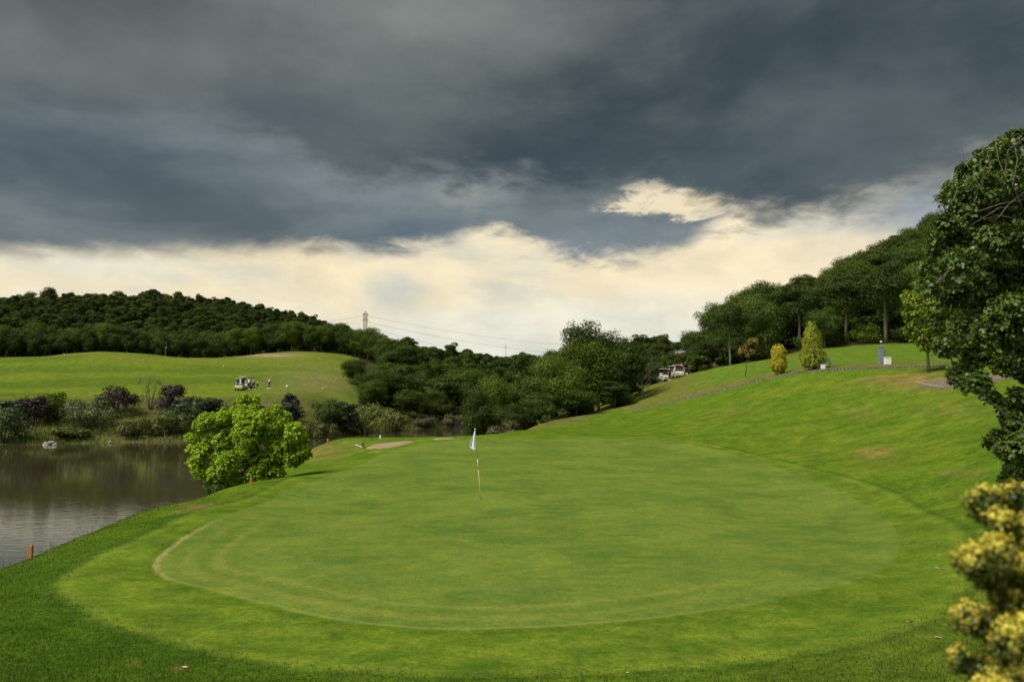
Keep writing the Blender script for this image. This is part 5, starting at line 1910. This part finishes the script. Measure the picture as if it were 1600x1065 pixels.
bag_on(cL, -.22, M['c_white'], 'white golf bag on the left of the rear rack of the left fairway cart')
bag_on(cL, .22, M['c_navy'], 'dark golf bag on the right of the rear rack of the left fairway cart')
bag_on(c2_, .0, M['c_white'], 'white golf bag standing on the angled left fairway cart')

CG2 = 'golf carts at the top of the right slope'
r1 = copy_tree(cL); r1.location = gnd(1038, 107); r1.rotation_euler[2] = 0.25
tag(r1, 'leftmost golf cart of the group at the top of the right slope', group=CG2)
r2 = copy_tree(cL); r2.location = gnd(1050.5, 109); r2.rotation_euler[2] = -0.12
tag(r2, 'middle golf cart of the group at the top of the right slope', group=CG2)
r3 = copy_tree(cL); r3.location = gnd(1059, 105.5); r3.rotation_euler[2] = 0.1
tag(r3, 'rightmost golf cart of the group at the top of the right slope', group=CG2)

for c_ in (r1, r2, r3):
    c_.scale = (.9, .9, .9)

# ================================================================== people
def skin_obj(name, verts, edges, radii, mat, parent, sub=2):
    me = bpy.data.meshes.new(name)
    me.from_pydata(verts, edges, [])
    o = link(name, me, mat, parent)
    md = o.modifiers.new('skin', 'SKIN')
    for i, r_ in enumerate(radii):
        sv = me.skin_vertices[0].data[i]
        rr = r_ if hasattr(r_, '__len__') else (r_, r_)
        sv.radius = rr
        sv.use_root = (i == 0)
    md.use_smooth_shade = True
    s2 = o.modifiers.new('sub', 'SUBSURF'); s2.levels = sub; s2.render_levels = sub
    return o


def person(loc, rz, label, top, bottom, pose='stand', scale=1.0, cap=None, shorts=False):
    e = empty('person', loc, rz); e.scale = (scale,) * 3
    tag(e, label, 'person')
    J = dict(pel=(0, 0, .95), wst=(0, 0, 1.10), chs=(0, 0, 1.32), nck=(0, 0, 1.50), hed=(0, -.02, 1.62), crn=(0, -.02, 1.74),
             shl=(-.19, 0, 1.43), shr=(.19, 0, 1.43), ell=(-.26, .02, 1.15), elr=(.26, .02, 1.15), hal=(-.27, -.08, .88), har=(.27, -.08, .88),
             hpl=(-.10, 0, .92), hpr=(.10, 0, .92), knl=(-.12, -.02, .50), knr=(.12, -.02, .50), anl=(-.13, 0, .09), anr=(.13, 0, .09), tol=(-.14, -.19, .04), tor=(.14, -.19, .04))
    if pose == 'putt':
        J.update(wst=(0, -.06, 1.08), chs=(0, -.22, 1.25), nck=(0, -.34, 1.38), hed=(0, -.43, 1.46), crn=(0, -.50, 1.55), shl=(-.19, -.27, 1.33), shr=(.19, -.27, 1.33),
                 ell=(-.20, -.36, 1.07), elr=(.20, -.36, 1.07), hal=(-.03, -.40, .84), har=(.03, -.40, .80), anl=(-.22, 0, .09), anr=(.22, 0, .09), knl=(-.17, -.05, .5), knr=(.17, -.05, .5), tol=(-.24, -.19, .04), tor=(.24, -.19, .04))
    if pose == 'walk':
        J.update(knl=(-.11, -.20, .50), anl=(-.12, -.22, .10), tol=(-.12, -.40, .06), knr=(.11, .08, .50), anr=(.12, .34, .14), tor=(.12, .18, .05), hal=(-.26, .16, .93), har=(.26, -.26, .95))
    if pose == 'akimbo':
        J.update(ell=(-.42, .04, 1.20), elr=(.42, .04, 1.20), hal=(-.20, -.06, 1.02), har=(.20, -.06, 1.02), anl=(-.19, 0, .09), anr=(.19, 0, .09), tol=(-.24, -.19, .04), tor=(.24, -.19, .04), knl=(-.15, -.02, .5), knr=(.15, -.02, .5))
    if pose == 'sit':
        J.update(pel=(0, 0, .50), wst=(0, .04, .66), chs=(0, .02, .88), nck=(0, 0, 1.06), hed=(0, -.03, 1.18), crn=(0, -.03, 1.30), shl=(-.19, .0, .99), shr=(.19, .0, .99), ell=(-.24, -.12, .75), elr=(.24, -.12, .75),
                 hal=(-.15, -.36, .72), har=(.15, -.36, .72), hpl=(-.10, -.02, .48), hpr=(.10, -.02, .48), knl=(-.13, -.44, .50), knr=(.13, -.44, .50), anl=(-.13, -.52, .09), anr=(.13, -.52, .09), tol=(-.13, -.70, .05), tor=(.13, -.70, .05))
    keys = list(J.keys())
    R = dict(pel=(.15, .11), wst=(.13, .10), chs=(.17, .11), nck=.055, hed=(.075, .09), crn=.06, shl=.06, shr=.06, ell=.042, elr=.042, hal=.036, har=.036, hpl=.09, hpr=.09, knl=.058, knr=.058, anl=.042, anr=.042, tol=.04, tor=.04)
    E = [('pel', 'wst'), ('wst', 'chs'), ('chs', 'nck'), ('nck', 'hed'), ('hed', 'crn'), ('chs', 'shl'), ('chs', 'shr'), ('shl', 'ell'), ('shr', 'elr'), ('ell', 'hal'), ('elr', 'har'),
         ('pel', 'hpl'), ('pel', 'hpr'), ('hpl', 'knl'), ('hpr', 'knr'), ('knl', 'anl'), ('knr', 'anr'), ('anl', 'tol'), ('anr', 'tor')]

    def sub(ks, es, grow, name, mat):
        skin_obj(name, [J[k] for k in ks], [(ks.index(a), ks.index(b)) for a, b in es], [tuple(q_ + grow for q_ in R[k]) if hasattr(R[k], '__len__') else R[k] + grow for k in ks], mat, e)
    sub(keys, E, 0, 'body', M['skin'])
    # a shirt and trousers a little proud of the body
    mp = lambda a, b, t_: tuple(np.array(J[a]) * (1 - t_) + np.array(J[b]) * t_)
    J['sll'] = mp('shl', 'ell', .8); J['slr'] = mp('shr', 'elr', .8); R['sll'] = R['slr'] = .05
    J['col'] = mp('chs', 'nck', .55); R['col'] = .09
    ks = ['wst', 'pel', 'chs', 'col', 'shl', 'shr', 'sll', 'slr']
    sub(ks, [('pel', 'wst'), ('wst', 'chs'), ('chs', 'col'), ('chs', 'shl'), ('chs', 'shr'), ('shl', 'sll'), ('shr', 'slr')], .018, 'shirt', M[top])
    tt = .75 if not shorts else -0.05
    if shorts:
        J['cfl'] = mp('hpl', 'knl', .9); J['cfr'] = mp('hpr', 'knr', .9)
        ks = ['pel', 'hpl', 'hpr', 'cfl', 'cfr']; es = [('pel', 'hpl'), ('pel', 'hpr'), ('hpl', 'cfl'), ('hpr', 'cfr')]
        R['cfl'] = R['cfr'] = .07
    else:
        J['cfl'] = mp('knl', 'anl', .85); J['cfr'] = mp('knr', 'anr', .85); R['cfl'] = R['cfr'] = .05
        ks = ['pel', 'hpl', 'hpr', 'knl', 'knr', 'cfl', 'cfr']; es = [('pel', 'hpl'), ('pel', 'hpr'), ('hpl', 'knl'), ('hpr', 'knr'), ('knl', 'cfl'), ('knr', 'cfr')]
    sub(ks, es, .024, 'trousers' if not shorts else 'shorts', M[bottom])
    hd = J['crn']
    MB().lathe([(.09, -.06), (.105, -.01), (.09, .05), (.04, .085)], 12, (hd[0], hd[1] + .01, hd[2])).build('cap' if cap else 'hair', M[cap] if cap else M['hair'], e, True)
    for s_ in ('l', 'r'):
        a = J['to' + s_]; b = J['an' + s_]
        MB().tube([(b[0], b[1] + .06, .05 + max(0, b[2] - .1)), (a[0], a[1] - .02, a[2] + .01)], [.055, .05], 8).build('shoe', M['white'], e, True)
    return e, J


def club_in(e, J, tip, lab):
    h_ = (Vector(J['hal']) + Vector(J['har'])) / 2
    Mx = Matrix.Translation(e.location) @ Matrix.Rotation(e.rotation_euler[2], 4, 'Z') @ Matrix.Scale(e.scale[0], 4)
    a = Mx @ h_; b = Mx @ Vector(tip)
    c_ = empty('golf_club', b); tag(c_, lab, 'golf club')
    MB().tube([a - b, (0, 0, .03)], .011, 6).build('shaft', M['steel'], c_)
    MB().box(-.06, .06, -.02, .02, 0, .05).build('club_head', M['steel'], c_)


p1_, J1 = person(gnd(396.5, 126), PI * .9, 'person in a grey shirt and dark trousers standing beside the left carts', 'c_grey', 'c_navy', 'akimbo', 1.0)
p2_, J2 = person(gnd(403, 125), -PI * .4, 'person in a lime green shirt and dark shorts walking between two others', 'c_lime', 'c_navy', 'walk', .88, shorts=True)
p3_, J3 = person(gnd(420.5, 125), PI * .35, 'person in white bending over a ball on the left fairway', 'c_white', 'c_grey', 'putt', 1.05, cap='c_grey')
club_in(p3_, J3, (0, -.62, .02), 'golf club held by the person in white on the left fairway')
person(gnd(389.5, 126.2), 2.2, 'person in a white shirt leaning at the angled left cart', 'c_white', 'c_navy', 'stand', 1.0)


def seat(cart, dx, top, bottom, lab, cap=None):
    Mx = Matrix.Translation(cart.location) @ Matrix.Rotation(cart.rotation_euler[2], 4, 'Z')
    return person(Mx @ Vector((dx, .18, .36)), cart.rotation_euler[2], lab, top, bottom, 'sit', .95, cap)


seat(r1, .20, 'c_white', 'c_navy', 'person in a white shirt sitting in the leftmost cart of the right group')
seat(r2, -.22, 'c_white', 'c_navy', 'person in a white shirt sitting in the middle cart of the right group')
seat(r3, -.18, 'c_white', 'c_navy', 'person in a pale shirt sitting in the rightmost cart of the right group', 'c_navy')
person(gnd(1046, 105.5), .6, 'person in navy clothes standing between the carts on the right', 'c_navy', 'c_navy', 'stand', .95)
person(gnd(1065, 106.5), -.6, 'person in a red shirt standing at the right end of the carts', 'c_red', 'c_navy', 'stand', 1.0)
golf_bag(gnd(1069, 106), M['cream'], 'cream golf bag standing on the grass right of the carts on the right')
tr = empty('golf_trolley', gnd(1073, 106)); tag(tr, 'two wheeled golf trolley right of the carts on the right slope', 'trolley')
MB().tube([(-.1, 0, .3), (.25, 0, .55), (-.25, 0, 1.05)], .02, 6).tube([(-.1, -.25, .2), (-.1, .25, .2)], .015, 6).tube([(.25, 0, .55), (.55, 0, .05)], .015, 6).build('frame', M['steel'], tr)
for sy in (-.27, .27):
    wv = MB().lathe([(.02, -.02), (.17, -.025), (.17, .025), (.02, .02)], 14, (0, 0, 0), 'x').build('wheel', M['white'], tr)
    wv.location = (-.1, sy, .17); wv.rotation_euler = (0, 0, PI / 2)

# ================================================================== tee furniture on the right
YP = 57.5
def up_px(n_, Y):
    return n_ / F * Y


e = empty('ball_washer_pillar', gnd(1378, 60) - Vector((0, 0, .05))); tag(e, 'tall grey blue metal pillar standing beside the path', 'pillar')
hgt = up_px(27, 60)
MB().box(-.19, .13, -.16, .16, 0, hgt).build('cabinet', M['grey'], e, bevel=.012)
MB().box(.135, .25, -.12, .12, 0, hgt * .86).build('side_panel', M['blue'], e, bevel=.01)
MB().box(-.16, .10, -.165, -.161, hgt * .15, hgt * .9).build('door', M['grey'], e)
MB().box(-.21, .15, -.18, .18, hgt + .001, hgt + .04).build('lid', M['grey'], e, bevel=.008)
MB().tube([(-.03, 0, hgt + .04), (-.03, 0, hgt + .42)], .015, 6).build('rod', M['steel'], e)
MB().box(-.09, .06, -.03, .03, hgt + .42, hgt + .52, .01).build('rod_head', M['white'], e)
e = empty('litter_box', gnd(1387, 59.2) - Vector((0, 0, .03))); tag(e, 'white box with a lid right of the grey blue pillar', 'box')
hb = up_px(11.5, 59)
MB().box(-.20, .20, -.18, .18, .03, hb).build('box_body', M['white'], e, bevel=.012)
MB().box(-.22, .22, -.20, .20, hb + .001, hb + .05).build('lid', M['white'], e, bevel=.008)
MB().box(-.17, -.12, -.15, .15, 0, .029).box(.12, .17, -.15, .15, 0, .029).build('foot', M['black'], e)

e = empty('bench', gnd(1291, 61)); tag(e, 'small blue grey bench at the right foot of the cone conifer', 'bench')
for k in range(3):
    MB().box(-.42, .42, -.20 + k * .14, -.09 + k * .14, .40, .44).build('seat_slat', M['blue'], e)
for k in range(2):
    MB().box(-.42, .42, .24, .27, .52 + k * .14, .62 + k * .14).build('back_slat', M['blue'], e)
for sx_ in (-.36, .36):
    MB().box(sx_ - .03, sx_ + .03, -.20, -.14, 0, .399).build('leg', M['blue'], e)
    MB().box(sx_ - .03, sx_ + .03, .18, .24, 0, .78).build('leg', M['blue'], e)
e = empty('ball_crate', gnd(1286, 60.4)); tag(e, 'pale plastic crate on the ground in front of the small bench', 'crate')
MB().box(-.14, .14, -.10, .10, 0, .03).box(-.14, -.115, -.10, .10, .03, .34).box(.115, .14, -.10, .10, .03, .34).box(-.115, .115, -.10, -.08, .03, .34).box(-.115, .115, .08, .10, .03, .34).build('crate_body', M['white'], e)
MB().tube([(-.10, 0, .341), (-.10, 0, .42), (.10, 0, .42), (.10, 0, .341)], .01, 5).build('handle', M['blue'], e)

# ================================================================== hut on the hill
HY = 207
hx = (495 - 800) / F * HY
e = empty('shelter_hut', (hx, HY, h1(hx, HY) - .1), .2); tag(e, 'tiny hut with a reddish roof at the wood edge above the left fairway', 'hut')
wl_ = MB(); hw = .95
wl_.box(-hw, hw, .75, .85, 0, 1.55).box(-hw, -hw + .1, -.75, .749, 0, 1.55).box(hw - .1, hw, -.75, .749, 0, 1.55).box(-hw + .101, -.3, -.75, -.65, 0, 1.55).box(-.299, hw - .101, -.75, -.65, 1.15, 1.55)
wl_.build('wall', M['hutwall'], e)
MB().box(-.29, .3, -.72, -.68, 0, 1.149).build('door', M['bark_dark'], e)
MB().add([(-1.25, -1.1, 1.56), (1.25, -1.1, 1.56), (1.25, 1.1, 1.56), (-1.25, 1.1, 1.56), (-1.1, 0, 2.1), (1.1, 0, 2.1)],
         [(3, 2, 1, 0), (0, 1, 5, 4), (2, 3, 4, 5), (0, 4, 3), (1, 2, 5)]).build('roof', M['redroof'], e)

# ================================================================== pylon and power lines
PYY = 400.0
ptop = at(571, 485.5, PYY); 
pbz = h1(ptop[0], PYY)
Hh = ptop[2] - pbz
e = empty('lattice_pylon', (ptop[0], PYY, pbz), 0.5); tag(e, 'slim lattice power pylon standing behind the far hill', 'pylon')
wt = .75
nseg = max(8, int(Hh / 2.0))
def pw(z_): return 1.2 - (1.2 - wt) * min(1, z_ / (Hh * .55))
for sx_, sy in ((-1, -1), (1, -1), (1, 1), (-1, 1)):
    MB().tube([(sx_ * pw(0), sy * pw(0), -.5), (sx_ * pw(Hh * .55), sy * pw(Hh * .55), Hh * .55), (sx_ * wt, sy * wt, Hh - 1.5), (sx_ * .12, sy * .12, Hh)], .075, 5).build('leg', M['steel'], e)
br = MB()
zs = np.linspace(0, Hh - 1.5, nseg + 1)
for i in range(nseg):
    z0, z1 = zs[i], zs[i + 1]
    for (a, b) in (((-1, -1), (1, -1)), ((1, -1), (1, 1)), ((1, 1), (-1, 1)), ((-1, 1), (-1, -1))):
        br.tube([(a[0] * pw(z0), a[1] * pw(z0), z0), (b[0] * pw(z1), b[1] * pw(z1), z1)], .05, 4)
        br.tube([(b[0] * pw(z0), b[1] * pw(z0), z0), (a[0] * pw(z1), a[1] * pw(z1), z1)], .05, 4)
        br.tube([(a[0] * pw(z1), a[1] * pw(z1), z1), (b[0] * pw(z1), b[1] * pw(z1), z1)], .06, 4)
br.build('bracing', M['steel'], e)
for zz in (Hh - 1.9, Hh - 4.6):
    MB().tube([(-1.7, 0, zz), (1.7, 0, zz)], .13, 5).tube([(-1.7, 0, zz), (0, 0, zz + .9)], .06, 4).tube([(1.7, 0, zz), (0, 0, zz + .9)], .06, 4).build('crossarm', M['rust'], e)


def wire(a, b, sag, lab, r_=.045):
    a, b = Vector(a), Vector(b)
    pts = []
    for i in range(41):
        t_ = i / 40
        p = a.lerp(b, t_); p.z -= sag * 4 * t_ * (1 - t_)
        pts.append(p)
    o = MB().tube([p - a for p in pts], r_, 4, False).build('power_line', M['steel'])
    o.location = a
    tag(o, lab, 'cable', 'power lines from the pylon')


wire(at(573, 493, PYY), at(1010, 541, 560), 5.0, 'upper power line running right from the pylon')
wire(at(573, 503, PYY), at(1010, 557, 560), 5.0, 'middle power line running right from the pylon')
wire(at(573, 511, PYY), at(960, 575, 560), 5.0, 'lowest power line running right from the pylon')
wire(at(569, 493, PYY), at(300, 505, 520), 4.0, 'upper power line running left from the pylon')
xx = at(790, 540, 455)
o = MB().tube([(0, 0, -3), (0, 0, 9)], [.14, .10], 6).box(-.7, .7, -.05, .05, 8.2, 8.4).build('distant_mast', M['steel'])
o.location = (xx[0], 455, at(790, 539, 455)[2] - 9); tag(o, 'thin mast on the far ridge left of the middle grove', 'mast')

# ================================================================== fallen leaves and divots
for px, py, s_, lab in ((1464, 888, .055, 'pale fallen leaf on the collar near the golden shrub, upper one'), (1466, 997, .06, 'pale curled leaf on the rough beside the golden shrub'), (980, 1052, .035, 'tiny pale leaf at the bottom middle of the lawn'),
                        (288, 1043, .04, 'dry leaf lying on the bare brown scuff at lower left'), (1418, 972, .03, 'tiny dry leaf on the rough right of the green')):
    p = hit(px, py, 7, 30)
    o = MB()
    n_ = 8
    vs = []
    for i in range(n_ + 1):
        t_ = i / n_
        w_ = math.sin(PI * t_) * .4
        for s2 in (-1, 0, 1):
            vs.append(((t_ - .5) * 2 * s_, s2 * w_ * s_, .012 + abs(s2) * .35 * w_ * s_ + .6 * (t_ - .5) ** 2 * s_))
    fs = []
    for i in range(n_):
        for k in range(2):
            a = i * 3 + k
            fs.append((a, a + 3, a + 4, a + 1))
    o.add(vs, fs)
    ob = o.build('fallen_leaf', M['cream'])
    ob.location = p; ob.rotation_euler = (0.1, .1, px % 3)
    tag(ob, lab, 'leaf')
